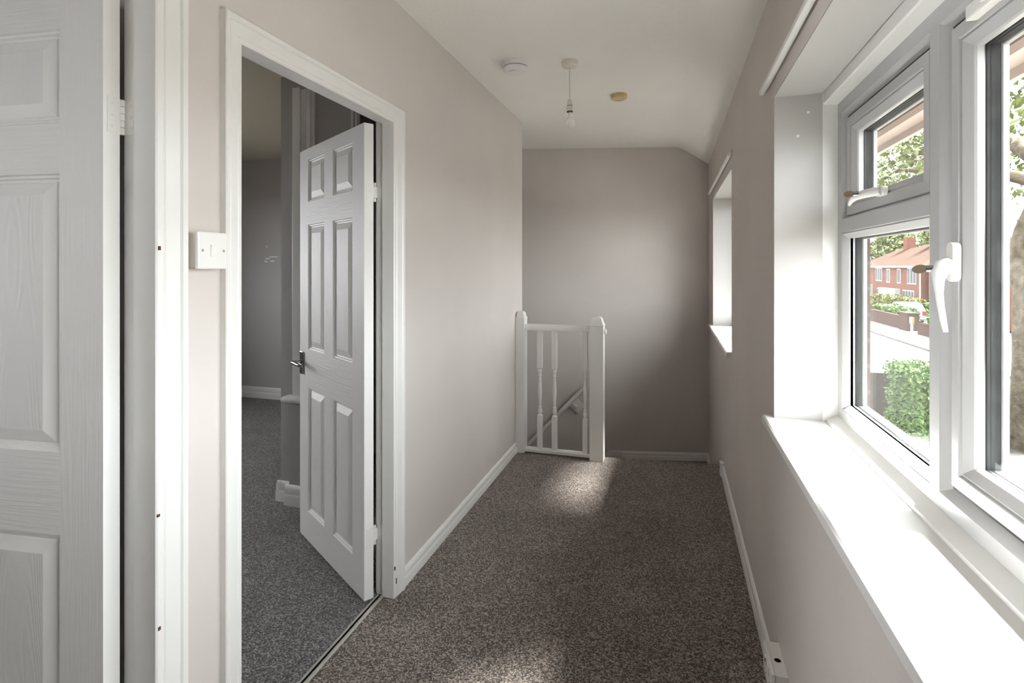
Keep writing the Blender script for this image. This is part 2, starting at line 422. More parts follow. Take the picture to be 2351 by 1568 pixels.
# landing carpet with its edge over the stairs
b = MB()
fl = [(XL - 0.076, YB), (XR + 0.01, YB), (XR + 0.01, 3.885), (-0.45, 3.805), (XL - 0.0, 3.79), (XL - 0.0, 1.945), (XL - 0.049, 1.945), (XL - 0.049, 1.127), (XL, 1.127), (XL, 0.905), (XL - 0.076, 0.905)]
fl = [(XL - 0.001, YB), (XR + 0.01, YB), (XR + 0.01, 3.885), (-0.45, 3.805), (XL - 0.001, 3.79), (XL - 0.001, 1.93), (-1.139, 1.93), (-1.139, 1.14), (XL - 0.001, 1.14)]
b.prism(fl, lambda p, q, t: (p, q, t), -0.2, 0.0)
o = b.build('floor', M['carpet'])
tag(o, 'dark brown flecked carpet of the landing', 'carpet', kind='structure')
b = MB(); b.box(-4.9, -1.151, 1.0, 3.40, -0.2, 0.0); b.box(-4.9, -2.1, 3.40, 4.6, -0.2, 0.0); b.box(-4.9, XL - 0.0012, YB, 1.0, -0.2, 0.0)
o = b.build('floor_bedroom', M['dimcarpet'])
tag(o, 'flecked landing carpet continuing in the bedroom, coloured greyer for its cool dim light', 'carpet', kind='structure')
b = MB(); b.prism([(-1.153, 0.0), (-1.149, 0.005), (-1.141, 0.005), (-1.137, 0.0), (-1.137, -.01), (-1.153, -.01)], lambda p, q, t: (p, t, q), 1.137, 1.936)
b.prism([(-1.163, 0.0), (-1.157, 0.005), (-1.135, 0.005), (-1.129, 0.0), (-1.129, -.01), (-1.163, -.01)], lambda p, q, t: (p, t, q), 1.137, 1.936)
o = b.build('threshold_bar', M['alu'])
tag(o, 'pale metal carpet bar across the bedroom doorway', 'threshold')

# bedroom walls; the outer wall holds the bedroom window opening
b = MB()
b.box(-4.9, -2.1, 4.50, 4.6, -0.2, ZC + 0.05)
wall_with_holes(b, -4.9, -4.7, YB - 0.1, 4.6, -0.2, ZC + 0.05, [(1.65, 3.1, 0.95, 1.95), (-0.9, 0.3, 0.95, 1.95)])  # second opening is unseen, added to light the left-hand room
b.box(-4.7, XLB, 0.965, 1.035, -0.2, ZC + 0.05)
b.box(-4.7, -2.6, YB - 0.1, YB, -0.2, ZC + 0.05); b.box(-1.4, XLB, YB - 0.1, YB, -0.2, ZC + 0.05); b.box(-2.6, -1.4, YB - 0.1, YB, -0.2, 1.72); b.box(-2.6, -1.4, YB - 0.1, YB, 2.0, ZC + 0.05)  # unseen slot in the end wall, added to brighten the left-edge door
# filler patches on the bedroom wall
for x, z, dx, dz in ((-3.98, 1.42, .05, .012), (-3.93, 1.44, .10, .010), (-3.99, 1.39, .03, .015), (-3.92, 1.395, .05, .012), (-3.97, 1.54, .012, .02)):
    b.box(x, x + dx, 4.4988, 4.501, z, z + dz, 1)
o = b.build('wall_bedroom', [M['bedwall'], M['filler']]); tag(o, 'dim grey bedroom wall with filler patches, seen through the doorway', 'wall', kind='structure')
b = MB()
b.box(-2.165, -2.080, 2.57, 4.50, -0.2, ZC + 0.05)          # pier
b.box(-2.080, -1.70, 2.535, 2.62, -0.2, 0.585); b.box(-1.70, -1.66, 2.535, 2.62, -0.2, 0.585)
b.box(-1.945, -1.705, 2.585, 2.62, 0.585, ZC + 0.05)         # plaster panel
b.box(-2.080, XLB, 2.57, 2.62, 2.36, ZC + 0.05)
b.box(-2.08, XLB, 3.4, 3.45, -0.2, ZC + 0.05)
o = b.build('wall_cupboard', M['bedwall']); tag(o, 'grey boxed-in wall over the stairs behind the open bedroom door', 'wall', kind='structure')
b = MB()
b.box(-2.082, -2.030, 2.562, 2.61, 0.61, 2.37); b.box(-2.030, -1.995, 2.572, 2.61, 0.61, 2.37)
b.box(-1.990, -1.965, 2.566, 2.61, 0.61, 2.37); b.box(-1.965, -1.943, 2.575, 2.61, 0.61, 2.37)
b.box(-1.705, -1.69, 2.575, 2.61, 0.61, 2.37); b.box(-1.68, -1.668, 2.575, 2.61, 0.61, 2.37)
o = b.build('trim_3', M['gloss'], bevel=0.003); tag(o, 'painted upright frame of the boxed cupboard in the bedroom', 'cupboard frame', kind='structure')
b = MB(); pts = [(2.50, .592), (2.505, .583), (2.515, .580), (2.62, .580), (2.62, .612), (2.515, .612), (2.505, .608), (2.50, .600)]
b.prism(pts, lambda p, q, t: (t, p, q), -2.110, -1.66)
o = b.build('trim_4', M['gloss'], smooth=40); tag(o, 'rounded white shelf nosing on the boxed cupboard in the bedroom', 'shelf', kind='structure')

# ------------------------------------------------------------------ baseboards
SK = [(0, 0), (0.016, 0), (0.016, 0.030), (0.0145, 0.036), (0.0115, 0.041), (0.0125, 0.046), (0.0125, 0.058), (0.010, 0.066), (0.004, 0.072), (0, 0.073)]
b = MB()
b.prism(SK, lambda p, q, t: (XL + p, t, q), D2['yf'] + 0.075, 3.725)
b.prism(SK, lambda p, q, t: (XL + p, t, q), YB, 0.04)
o = b.build('baseboard_left', M['gloss'], smooth=35); tag(o, 'white moulded baseboard along the left wall', 'baseboard', kind='structure')
b = MB()
b.prism(SK, lambda p, q, t: (XR - p, t, q), YB, 3.70)
b.box(XR - 0.024, XR, 3.66, 3.71, 0.0, 0.085)
o = b.build('baseboard_right', M['gloss'], smooth=35); tag(o, 'white moulded baseboard along the right wall, ending in a small block', 'baseboard', kind='structure')
ZQ = -0.425
b = MB()
bx = Vector((1.655, 0.386, 0)).normalized(); bn = Vector((bx.y, -bx.x, 0))
def onback(x): return Vector((x, back_y(x), 0))
def bk(x0, x1, prof, mi):
    L = (onback(x1) - onback(x0)).length
    b.prism(prof, lambda p, q, t: onback(x0) + bx * t + bn * p + Vector((0, 0, ZQ + q)), 0, L, mi)
bk(-0.44, XR, SK, 0)
P0 = [(0, 0), (0.02, 0), (0.02, 0.06), (0.012, 0.077), (0, 0.08)]
bk(-0.555, -0.44, P0, 1)
p = onback(-0.555)
q = [p + Vector((0, 0, ZQ)), p + bx * -0.055 + Vector((0, 0, ZQ)), p + Vector((0, 0, ZQ + 0.08))]
b.add(q + [w + bn * 0.02 for w in q], [(0, 1, 2), (3, 4, 5), (0, 1, 4, 3), (1, 2, 5, 4), (2, 0, 3, 5)], 1)
o = b.build('baseboard_back', [M['gloss'], M['rubble']], smooth=35); tag(o, 'white baseboard on the end wall with a grey mitred end piece', 'baseboard', kind='structure')
b = MB(); b.prism(SK, lambda p, q, t: (XR - p, t, ZQ + q), 3.95, back_y(XR))
o = b.build('baseboard_stairs', M['gloss'], smooth=35); tag(o, 'short white baseboard return below the far window', 'baseboard', kind='structure')
b = MB()
S2 = [(p * 1.3, q * 1.55) for p, q in SK]
b.prism(S2, lambda p, q, t: (t, 2.57 - p, q), -2.185, -2.075); b.prism(S2, lambda p, q, t: (-2.165 - p, t, q), 2.55, 4.5)
b.prism(S2, lambda p, q, t: (t, 2.535 - p, q), -2.10, -1.66)
o = b.build('baseboard_cupboard', M['gloss'], smooth=35); tag(o, 'stepped white baseboard at the foot of the bedroom cupboard wall', 'baseboard', kind='structure')
b = MB(); b.prism(S2, lambda p, q, t: (t, 4.50 - p, q), -4.7, -2.165)
o = b.build('baseboard_bedroom', M['gloss'], smooth=35); tag(o, 'white baseboard along the far bedroom wall', 'baseboard', kind='structure')

# ------------------------------------------------------------------ door frames
def architrave(b, d, wn, wf, wt, x, sgn=1):
    # profile: (fraction of width from the opening outwards, thickness)
    pr = [(0, 0), (0, 0.008), (0.05, 0.011), (0.20, 0.012), (0.24, 0.010), (0.29, 0.013), (0.70, 0.017), (0.74, 0.015), (0.79, 0.020), (0.95, 0.021), (1.0, 0.018), (1.0, 0)]
    n = len(pr); v = []
    for fr, t in pr:
        v += [(x + sgn * t, d['yn'] - fr * wn, 0), (x + sgn * t, d['yn'] - fr * wn, d['zt'] + fr * wt),
              (x + sgn * t, d['yf'] + fr * wf, d['zt'] + fr * wt), (x + sgn * t, d['yf'] + fr * wf, 0)]
    f = []
    for k in range(n):
        k2 = (k + 1) % n
        for c in range(3): f.append((k * 4 + c, k * 4 + c + 1, k2 * 4 + c + 1, k2 * 4 + c))
    f.append(tuple(k * 4 for k in range(n))); f.append(tuple(k * 4 + 3 for k in range(n)))
    b.add(v, f)
def lining(b, d, r, xs, xo):
    yn, yf, zt = d['yn'], d['yf'], d['zt']
    for x0, x1, e in ((xs, XL, 0), (xo, xs, r)):
        b.box(x0, x1, yf + e, yf + 0.028, 0, zt + 0.03); b.box(x0, x1, yn - 0.028, yn - e, 0, zt + 0.03)
        b.box(x0, x1, yn - 0.028, yf + 0.028, zt + e, zt + 0.03)
for k, d, wn, wf, lab in ((5, D2, 0.062, 0.078, 'white moulded frame around the bedroom doorway, chipped at its foot'), (6, D1, 0.05, 0.075, 'white moulded frame of the doorway at the left edge')):
    b = MB(); architrave(b, d, wn, wf, 0.066, XL); lining(b, d, *((0.012, -1.134, -1.167) if k == 5 else (0.006, -1.144, -1.180)))
    architrave(b, dict(yn=d['yn'] - 0.018, yf=d['yf'] + 0.018, zt=d['zt'] + 0.018), wn - 0.012, 0.05, 0.05, XLB, -1)
    if k == 5:
        for y, z, h in ((1.947, .055, .022), (2.003, .045, .02), (1.937, .115, .014)):
            b.box(XL + 0.006, XL + 0.0135 + (0.005 if y > 1.95 else 0), y, y + 0.005, z, z + h, 1)
    else:
        for y, z, h in ((0.897, 1.385, .009), (0.895, 0.80, .006), (0.897, 0.55, .008)):
            b.box(XL + 0.006, XL + 0.0122, y, y + 0.006, z, z + h, 1)
    o = b.build('trim_%d' % k, [M['gloss'], M['chip']], smooth=30); tag(o, lab, 'door frame', kind='structure')

# ------------------------------------------------------------------ doors
def door_leaf(W, H, T):
    """local: x from hinge to free edge, y = 0 visible face (faces -y), thickness to +y"""
    b = MB(); b.local = True
    st, pw = 0.112, (W - 0.112 * 2 - 0.10) / 2
    xs = [0, st, st + pw, st + pw + 0.10, W - st, W]
    zs = [0, 0.145, 0.752, 0.934, 1.545, 1.656, 1.862, H]
    for i in range(5):
        for j in range(7):
            hole = i in (1, 3) and j in (1, 3, 5)
            for y in (0, T):
                if not hole:
                    mi = 1 if (j in (0, 2, 4, 6) and i in (1, 2, 3)) else 0
                    b.add([(xs[i], y, zs[j]), (xs[i + 1], y, zs[j]), (xs[i + 1], y, zs[j + 1]), (xs[i], y, zs[j + 1])], [(0, 1, 2, 3)], mi)
                else:
                    rings = [(0, 0), (0.003, 0.005), (0.008, 0.006), (0.011, 0.011), (0.016, 0.012), (0.019, 0.0095), (0.045, 0.0005)]
                    prev = None
                    for o_, dp in rings:
                        yy = dp if y == 0 else T - dp
                        c = [(xs[i] + o_, yy, zs[j] + o_), (xs[i + 1] - o_, yy, zs[j] + o_), (xs[i + 1] - o_, yy, zs[j + 1] - o_), (xs[i] + o_, yy, zs[j + 1] - o_)]
                        if prev:
                            b.add(prev + c, [(a, (a + 1) % 4, 4 + (a + 1) % 4, 4 + a) for a in range(4)], 3)
                        prev = c
                    b.add(prev, [(0, 1, 2, 3)], 2)
    b.add([(0, 0, 0), (0, T, 0), (0, T, H), (0, 0, H)], [(0, 1, 2, 3)], 3)
    b.add([(W, 0, 0), (W, T, 0), (W, T, H), (W, 0, H)], [(0, 1, 2, 3)], 3)
    b.add([(0, 0, 0), (W, 0, 0), (W, T, 0), (0, T, 0)], [(0, 1, 2, 3)], 3)
    b.add([(0, 0, H), (W, 0, H), (W, T, H), (0, T, H)], [(0, 1, 2, 3)], 3)
    return b
MD = [M['dgrainv'], M['dgrainh'], M['dfield'], M['dmould']]

def rot2(v, a): return Vector((v[0] * math.cos(a) - v[1] * math.sin(a), v[0] * math.sin(a) + v[1] * math.cos(a), 0))

# door_1: opened into the room at the left edge; door_2: opened wide into the bedroom
T = 0.04
# the leaf's local +x runs hinge -> free edge; its seen face must look towards the camera (world -y side)
def place_door(name, near_corner, ang, W, H, label, hz, pin, jamb_y):
    """near_corner: world xy of the seen face at the hinge edge"""
    e = Vector((math.cos(ang), math.sin(ang), 0)); nrm = Vector((-e.y, e.x, 0))      # local +y
    flip = nrm.y < 0                                                              # want +y local pointing away from the camera
    d = thing(name, (near_corner[0], near_corner[1], 0.008), label, 'door', kind='structure')
    d.rotation_euler = (0, 0, ang)
    lf = door_leaf(W, H, T)
    if flip: lf.v = [(x, -y, z) for x, y, z in lf.v]
    leaf = lf.build('door_leaf', MD, d)
    s = -1 if flip else 1
    def to_local(x, y): return rot2((x - near_corner[0], y - near_corner[1]), -ang)
    jl = rot2((1, 0), -ang)
    for z in hz:
        hinge_local(d, z, s, jl, to_local(*pin), to_local(pin[0], jamb_y))
    return d, s

def hinge_local(d, z, s, jl, pin, jamb):
    hx, hy = pin.x, pin.y
    b = MB(); b.local = True
    for k in range(5):
        b.lathe([(0.0050, 0), (0.0060, 0.0008), (0.0060, 0.0144), (0.0050, 0.0152)], (hx, hy, z + k * 0.0157), n=14)
    kn = b.build('hinge', M['gloss'], d, smooth=40)
    b = MB(); b.local = True
    b.box(-0.0014, 0.0002, min(s * 0.009, s * T), max(s * 0.009, s * T), z, z + 0.078)
    e0 = Vector((-0.0006, s * (T - 0.002), z + 0.039)); e1 = Vector((hx, hy, z + 0.039)); dd = e1 - e0
    b.obox((e0 + e1) / 2, dd, (-dd.y, dd.x, 0), (0, 0, 1), dd.length / 2, 0.001, 0.023)
    for q in (0.014, 0.039, 0.064): b.lathe([(0.003, -0.0018), (0.003, -0.0014), (0.0015, -0.0012)], (0, s * 0.021, z + q), n=10, axis='x', mi=1)
    b.build('hinge_leaf', [M['gloss'], M['cream']], kn)
    b = MB(); b.local = True
    c = Vector((jamb.x, jamb.y, z + 0.039)); nn = Vector((-jl.y, jl.x, 0))
    b.obox(c + jl * 0.015, jl, nn, (0, 0, 1), 0.0135, 0.0012, 0.039)
    e0 = Vector((jamb.x, jamb.y, z + 0.039)) + jl * 0.002; e1 = Vector((hx, hy, z + 0.039)); dd = e1 - e0
    b.obox((e0 + e1) / 2, dd, (-dd.y, dd.x, 0), (0, 0, 1), dd.length / 2, 0.001, 0.023)
    for q in (-0.025, 0, 0.025): b.obox(c + jl * 0.02 + Vector((0, 0, q)), jl, nn, (0, 0, 1), 0.003, 0.0018, 0.003, 1)
    b.build('hinge_leaf', [M['gloss'], M['cream']], kn)

d1, s1 = place_door('door_1', (-1.173, 0.847), R(180 + 6.5), 0.74, 1.965, 'white six-panel door at the left edge, opened into its room', (1.635, 0.15), (-1.1785, 0.8925), 0.8985)
d2, s2 = place_door('door_2', (-1.180, 1.875), R(147.3), 0.735, 1.917, 'white six-panel bedroom door with chrome lever, standing wide open', (1.605, 0.205), (-1.1655, 1.929), 1.9465)

def lever(d, s, x, z):
    """chrome lever on backplate on the seen face (local y=0, outwards is -s*y)"""
    q = -s
    b = MB(); b.local = True
    y0, y1 = sorted((0, q * 0.009))
    b.box(x - 0.02, x + 0.02, y0, y1, z - 0.056, z + 0.056)
    pl = b.build('handle_plate', M['chrome'], d, bevel=0.003)
    tag(pl, 'chrome backplate')
    b = MB(); b.local = True
    b.tube([(x, q * 0.006, z + 0.004), (x, q * 0.03, z + 0.004), (x, q * 0.045, z + 0.004)], 0.009, n=14)
    b.tube([(x + 0.006, q * 0.047, z + 0.004), (x - 0.03, q * 0.049, z + 0.004), (x - 0.075, q * 0.047, z + 0.002), (x - 0.105, q * 0.040, z)], [0.010, 0.0095, 0.0085, 0.007], n=12)
    b.build('handle_lever', M['chrome'], pl, smooth=50)
lever(d2, s2, 0.697, 0.862)
b = MB(); b.local = True
b.box(0.735, 0.7358, s2 * 0.01 if s2 > 0 else s2 * 0.03, s2 * 0.03 if s2 > 0 else s2 * 0.01, 0.81, 0.93)
b.build('latch_plate', M['chrome'], d2)

# ------------------------------------------------------------------ windows
def upvc_profile(x):   # outer frame section
    return [(0, x), (0.003, x - 0.003), (0.040, x - 0.003), (0.044, x), (0.058, x + 0.016), (0.058, x + 0.060), (0, x + 0.060)]
XF = 0.506
def bead(x): return [(0, x), (0.004, x - 0.002), (0.016, x + 0.012), (0.018, x + 0.017), (0.018, x + 0.024), (0, x + 0.024)]
def glaze(win, y0, y1, z0, z1, xg, parent, gl='glass'):
    """glass unit: pane, dark spacer behind it, white outer rim; y0.. are the visible daylight edges"""
    b = MB(); b.box(xg, xg + 0.004, y0 - 0.004, y1 + 0.004, z0 - 0.004, z1 + 0.004)
    b.build('pane', M[gl], parent)
    b = MB(); b.ring(y0 - 0.006, y1 + 0.006, z0 - 0.006, z1 + 0.006, [(0, xg + 0.0045), (0.006, xg + 0.0045), (0.006, xg + 0.009), (0.0075, xg + 0.010), (0.0075, xg + 0.024), (0, xg + 0.024)])
    b.build('spacer_bar', M['spacer'], parent, smooth=30)
    b = MB(); b.ring(y0 - 0.03, y1 + 0.03, z0 - 0.03, z1 + 0.03, [(0, xg + 0.025), (0.031, xg + 0.025), (0.033, xg + 0.027), (0.033, xg + 0.036), (0, xg + 0.036)])
    b.build('outer_rim', M['pvc'], parent)

def sash(win, y0, y1, z0, z1, x):
    """opening sash: outer size y0..z1, inner face x"""
    b = MB(); b.ring(y0 - 0.008, y1 + 0.008, z0 - 0.008, z1 + 0.008, [(0, x + 0.007), (0.009, x + 0.007), (0.009, x + 0.02), (0, x + 0.02)])
    g = b.build('gasket', M['gasket'], win)
    b = MB(); b.ring(y0, y1, z0, z1, [(0, x + 0.002), (0.002, x), (0.026, x), (0.028, x + 0.001), (0.030, x + 0.005), (0.034, x + 0.003), (0.050, x + 0.014), (0.052, x + 0.018), (0.052, x + 0.028), (0.0, x + 0.06)])
    s_ = b.build('sash', M['pvc'], win, smooth=25)
    glaze(win, y0 + 0.052, y1 - 0.052, z0 + 0.052, z1 - 0.052, x + 0.028, s_)
    return s_

def fixed(win, y0, y1, z0, z1, x, gl='glass'):
    b = MB(); b.ring(y0, y1, z0, z1, bead(x))
    s_ = b.build('glazing_bead', M['pvc'], win, smooth=25)
    glaze(win, y0 + 0.018, y1 - 0.018, z0 + 0.018, z1 - 0.018, x + 0.024, s_, gl)

def sill_board(b, y0, y1, x0, x1, zt, th=0.032):
    pr = [(x0 + 0.006, zt), (x0 + 0.001, zt - 0.005), (x0, zt - 0.012), (x0, zt - th + 0.008), (x0 + 0.005, zt - th), (x1, zt - th), (x1, zt)]
    b.prism(pr, lambda p, q, t: (p, t, q), y0, y1)

win1 = thing('window_1', (XF, 0.91, W1['z0']), 'large near window in white frames with opening sashes and white handles', 'window', kind='structure')
fy0, fy1, fz0, fz1 = W1['y0'] + 0.0, 1.919, 0.866, 1.866
b = MB(); b.ring(fy0, fy1, fz0, fz1, upvc_profile(XF))
def mullion(b, ya, yb, z0, z1):
    # ya < yb: section across Y; chamfer towards an opening sash on each side
    pr = [(ya - 0.020, XF + 0.016), (ya, XF), (ya + 0.003, XF - 0.003), (yb - 0.003, XF - 0.003), (yb, XF), (yb + 0.012, XF + 0.016), (yb + 0.012, XF + 0.060), (ya - 0.020, XF + 0.060)]
    b.prism(pr, lambda p, q, t: (q, p, t), z0, z1)
MY0, MY1 = 1.243, 1.288
MN0, MN1 = 0.545, 0.590
mullion(b, MY0, MY1, fz0 + 0.0402, fz1 - 0.0402); mullion(b, MN0, MN1, fz0 + 0.0402, fz1 - 0.0402)
# transom of the far column
TZ0, TZ1 = 1.452, 1.497
tp = [(TZ0 - 0.014, XF + 0.016), (TZ0, XF), (TZ0 + 0.003, XF - 0.003), (TZ1 - 0.003, XF - 0.003), (TZ1, XF), (TZ1 + 0.010, XF + 0.016), (TZ1 + 0.010, XF + 0.060), (TZ0 - 0.014, XF + 0.060)]
b.prism(tp, lambda p, q, t: (q, t, p), MY1 - 0.002, fy1 - 0.04)
b.prism(tp, lambda p, q, t: (q, t, p), fy0 + 0.04, MN0 + 0.002)
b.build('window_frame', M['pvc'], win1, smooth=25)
# timber bead round the frame
b = MB()
b.box(0.46, 0.506, fy1 - 0.004, fy1 + 0.002, W1['z0'], W1['z1'] + .001)
b.prism([(0.462, 1.868), (0.466, 1.864), (0.504, 1.862), (0.506, 1.866), (0.506, 1.905), (0.462, 1.905)], lambda p, q, t: (p, t, q), fy0, fy1)
b.prism([(0.468, 0.855), (0.470, 0.862), (0.498, 0.874), (0.506, 0.876), (0.506, 0.855)], lambda p, q, t: (p, t, q), fy0, fy1 - 0.004)
b.build('frame_bead', M['gloss'], win1, smooth=25)
b = MB(); sill_board(b, fy0 - 0.04, fy1 - 0.0, XR - 0.031, 0.507, W1['z0'])
sill_board(b, fy1 - 0.001, fy1 + 0.032, XR - 0.031, XR + 0.0005, W1['z0'])
b.box(0.36, 0.40, fy1 - 0.06, fy1 - 0.0595, W1['z0'] - .001, W1['z0'] + 0.0002)
b.build('window_sill', M['sill'], win1, smooth=30)
sx = XF + 0.004
top = sash(win1, MY1 + 0.018, fy1 - 0.066, TZ1 + 0.006, fz1 - 0.066, sx)
fixed(win1, MY1 - 0.001, fy1 - 0.040, fz0 + 0.040, TZ0 + 0.001, XF)
cas = sash(win1, MN1 + 0.018, MY0 - 0.027, fz0 + 0.066, fz1 - 0.066, sx)
fixed(win1, fy0 + 0.040, MN0 + 0.001, fz0 + 0.040, TZ0 + 0.001, XF)
fixed(win1, fy0 + 0.040, MN0 + 0.001, TZ1 - 0.001, fz1 - 0.040, XF)

def key(parent, c, dirv, up):
    """small key standing in a lock: barrel then flat bow"""
    c = Vector(c); d = Vector(dirv).normalized(); u = Vector(up).normalized(); s_ = d.cross(u)
    b = MB(); b.tube([c, c + d * 0.012], 0.0065, n=12)
    kb = b.build('lock_barrel', M['chrome'], parent, smooth=40)
    b = MB(); pr = []
    for k in range(16):
        a = 2 * math.pi * k / 16; pr.append((0.022 + 0.013 * math.cos(a), 0.0085 * math.sin(a)))
    pr = [(p, q) for p, q in pr]
    b.prism(pr, lambda p, q, t: c + d * p + u * q + s_ * t, -0.001, 0.001)
    b.prism([(0.008, -0.003), (0.014, -0.003), (0.014, 0.003), (0.008, 0.003)], lambda p, q, t: c + d * p + u * q + s_ * t, -0.001, 0.001)
    b.build('key', M['brass'], kb)

# casement handle: plate, cranked neck, blade hanging down
hy, hz = 1.192, 1.352
b = MB()
pr = []
for k in range(24):
    a = 2 * math.pi * k / 24; pr.append((0.013 * math.cos(a), (0.024 if math.sin(a) > 0 else -0.024) + 0.013 * math.sin(a)))
b.prism(pr, lambda p, q, t: (t, hy + p, hz + 0.006 + q), sx - 0.013, sx + 0.001)
hp = b.build('handle_base', M['plastic'], cas, bevel=0.002)
b = MB()
b.tube([(sx - 0.012, hy, hz), (sx - 0.018, hy - 0.001, hz), (sx - 0.026, hy - 0.004, hz - 0.003), (sx - 0.031, hy - 0.006, hz - 0.014), (sx - 0.033, hy - 0.008, hz - 0.030), (sx - 0.033, hy - 0.010, hz - 0.052), (sx - 0.031, hy - 0.012, hz - 0.078), (sx - 0.028, hy - 0.014, hz - 0.103), (sx - 0.025, hy - 0.016, hz - 0.124)],
       [0.0140, 0.0145, 0.0150, 0.0130, 0.0090, 0.0066, 0.0056, 0.0052, 0.0040], n=20)
hg = b.build('handle_grip', M['plastic'], hp, smooth=60)
key(hp, (sx - 0.037, hy - 0.002, hz - 0.006), (-0.75, 0.45, -0.06), (0, 0, 1))
# top-light handle lying along the bottom rail of the small sash
hy2, hz2 = 1.552, 1.538
b = MB(); b.prism([(p * 0.9, q * 0.55) for p, q in pr], lambda p, q, t: (t, hy2 + q * 1.3, hz2 + p), sx - 0.012, sx + 0.001)
h2 = b.build('handle_base', M['plastic'], top, bevel=0.002)
b = MB()
b.tube([(sx - 0.010, hy2 - 0.01, hz2), (sx - 0.022, hy2 + 0.005, hz2), (sx - 0.034, hy2 + 0.04, hz2 - 0.001), (sx - 0.040, hy2 + 0.085, hz2 - 0.004), (sx - 0.040, hy2 + 0.12, hz2 - 0.011), (sx - 0.036, hy2 + 0.145, hz2 - 0.017)],
       [0.0105, 0.0115, 0.0110, 0.0085, 0.0060, 0.0040], n=14)
b.build('handle_grip', M['plastic'], h2, smooth=60)
key(h2, (sx - 0.042, hy2 + 0.045, hz2 + 0.002), (-0.85, 0.35, 0), (0, 0, 1))
# catch at the head of the casement
b = MB(); b.box(sx - 0.018, sx + 0.001, 1.02, 1.125, fz1 - 0.088, fz1 - 0.062); b.box(sx - 0.024, sx - 0.017, 1.02, 1.07, fz1 - 0.080, fz1 - 0.066)
b.build('sash_catch', M['plastic'], cas, bevel=0.004)

win2 = thing('window_2', (XF, 3.92, W2['z0']), 'far window by the stairs, seen edge-on in its deep recess', 'window', kind='structure')
b = MB(); b.ring(W2['y0'], W2['y1'], W2['z0'] + 0.005, W2['z1'] - 0.005, upvc_profile(XF))
b.prism([(3.90, XF + 0.016), (3.90, XF), (3.945, XF), (3.945, XF + 0.016), (3.945, XF + 0.07), (3.90, XF + 0.07)], lambda p, q, t: (q, p, t), W2['z0'] + 0.04, W2['z1'] - 0.04)
b.build('window_frame', M['pvc'], win2)
b = MB()
b.box(0.46, 0.506, W2['y1'] - 0.004, W2['y1'] + 0.002, W2['z0'], W2['z1']); b.box(0.46, 0.506, W2['y0'] - .002, W2['y0'] + .004, W2['z0'], W2['z1']); b.box(0.46, 0.506, W2['y0'], W2['y1'], W2['z1'] - 0.03, W2['z1'])
b.build('frame_bead', M['gloss'], win2)
b = MB(); sill_board(b, W2['y0'] + 0.001, W2['y1'] - 0.001, XR - 0.031, 0.507, W2['z0']); sill_board(b, W2['y0'] - 0.03, W2['y0'] + .002, XR - 0.031, XR + 0.0005, W2['z0']); sill_board(b, W2['y1'] - .002, W2['y1'] + .12, XR - 0.031, XR + 0.0005, W2['z0'])
b.build('window_sill', M['sill'], win2, smooth=30)
fixed(win2, W2['y0'] + 0.058, 3.90, W2['z0'] + 0.063, W2['z1'] - 0.063, XF + 0.014, 'dimglass')
fixed(win2, 3.945, W2['y1'] - 0.058, W2['z0'] + 0.063, W2['z1'] - 0.063, XF + 0.014, 'dimglass')

# curtain rails
def rail(y0, y1, z, label, bracket):
    r = thing('curtain_rail', (XR, y0, z), label, 'curtain rail', group=None)
    b = MB(); b.prism([(XR - 0.024, z), (XR - 0.024, z + 0.013), (XR - 0.019, z + 0.017), (XR - 0.010, z + 0.017), (XR - 0.006, z + 0.013), (XR - 0.006, z), (XR - 0.010, z - 0.003), (XR - 0.020, z - 0.003)], lambda p, q, t: (p, t, q), y0, y1)
    b.build('rail', M['gloss'], r, smooth=40)
    for y in bracket:
        b = MB(); b.box(XR - 0.010, XR, y - 0.008, y + 0.008, z + 0.001, z + 0.012); b.box(XR - 0.004, XR, y - 0.012, y + 0.012, z + 0.000, z + 0.034)
        b.build('bracket', M['wall'], r, bevel=0.002)
    return r
rail(-0.25, 2.06, 1.955, 'long white curtain rail above the near window', (1.9, 1.0, -0.1))
rail(3.17, 4.86, 1.963, 'short white curtain rail above the far window', (3.18, 4.83))

# ------------------------------------------------------------------ landing fittings
sw = thing('light_switch', (XL, 1.016, 1.387), 'white single light switch on a surface box left of the bedroom doorway', 'light switch')
b = MB(); b.box(XL, XL + 0.028, 0.975, 1.058, 1.345, 1.429); b.build('back_box', M['cream'], sw, bevel=0.003)
b = MB(); b.box(XL + 0.028, XL + 0.040, 0.973, 1.060, 1.343, 1.431); b.build('face_plate', M['plastic'], sw, bevel=0.004)
b = MB(); b.prism([(XL + .039, 1.373), (XL + .0415, 1.373), (XL + .0435, 1.401), (XL + .039, 1.401)], lambda p, q, t: (p, t, q), 1.008, 1.026); b.build('rocker', M['plastic'], sw, bevel=0.0008)
for y in (0.986, 1.047):
    b = MB(); b.lathe([(0.0035, 0.0), (0.0035, 0.0005), (0.002, 0.0006)], (XL + 0.040, y, 1.387), n=14, axis='x'); b.build('screw', M['alarmgrey'], sw)

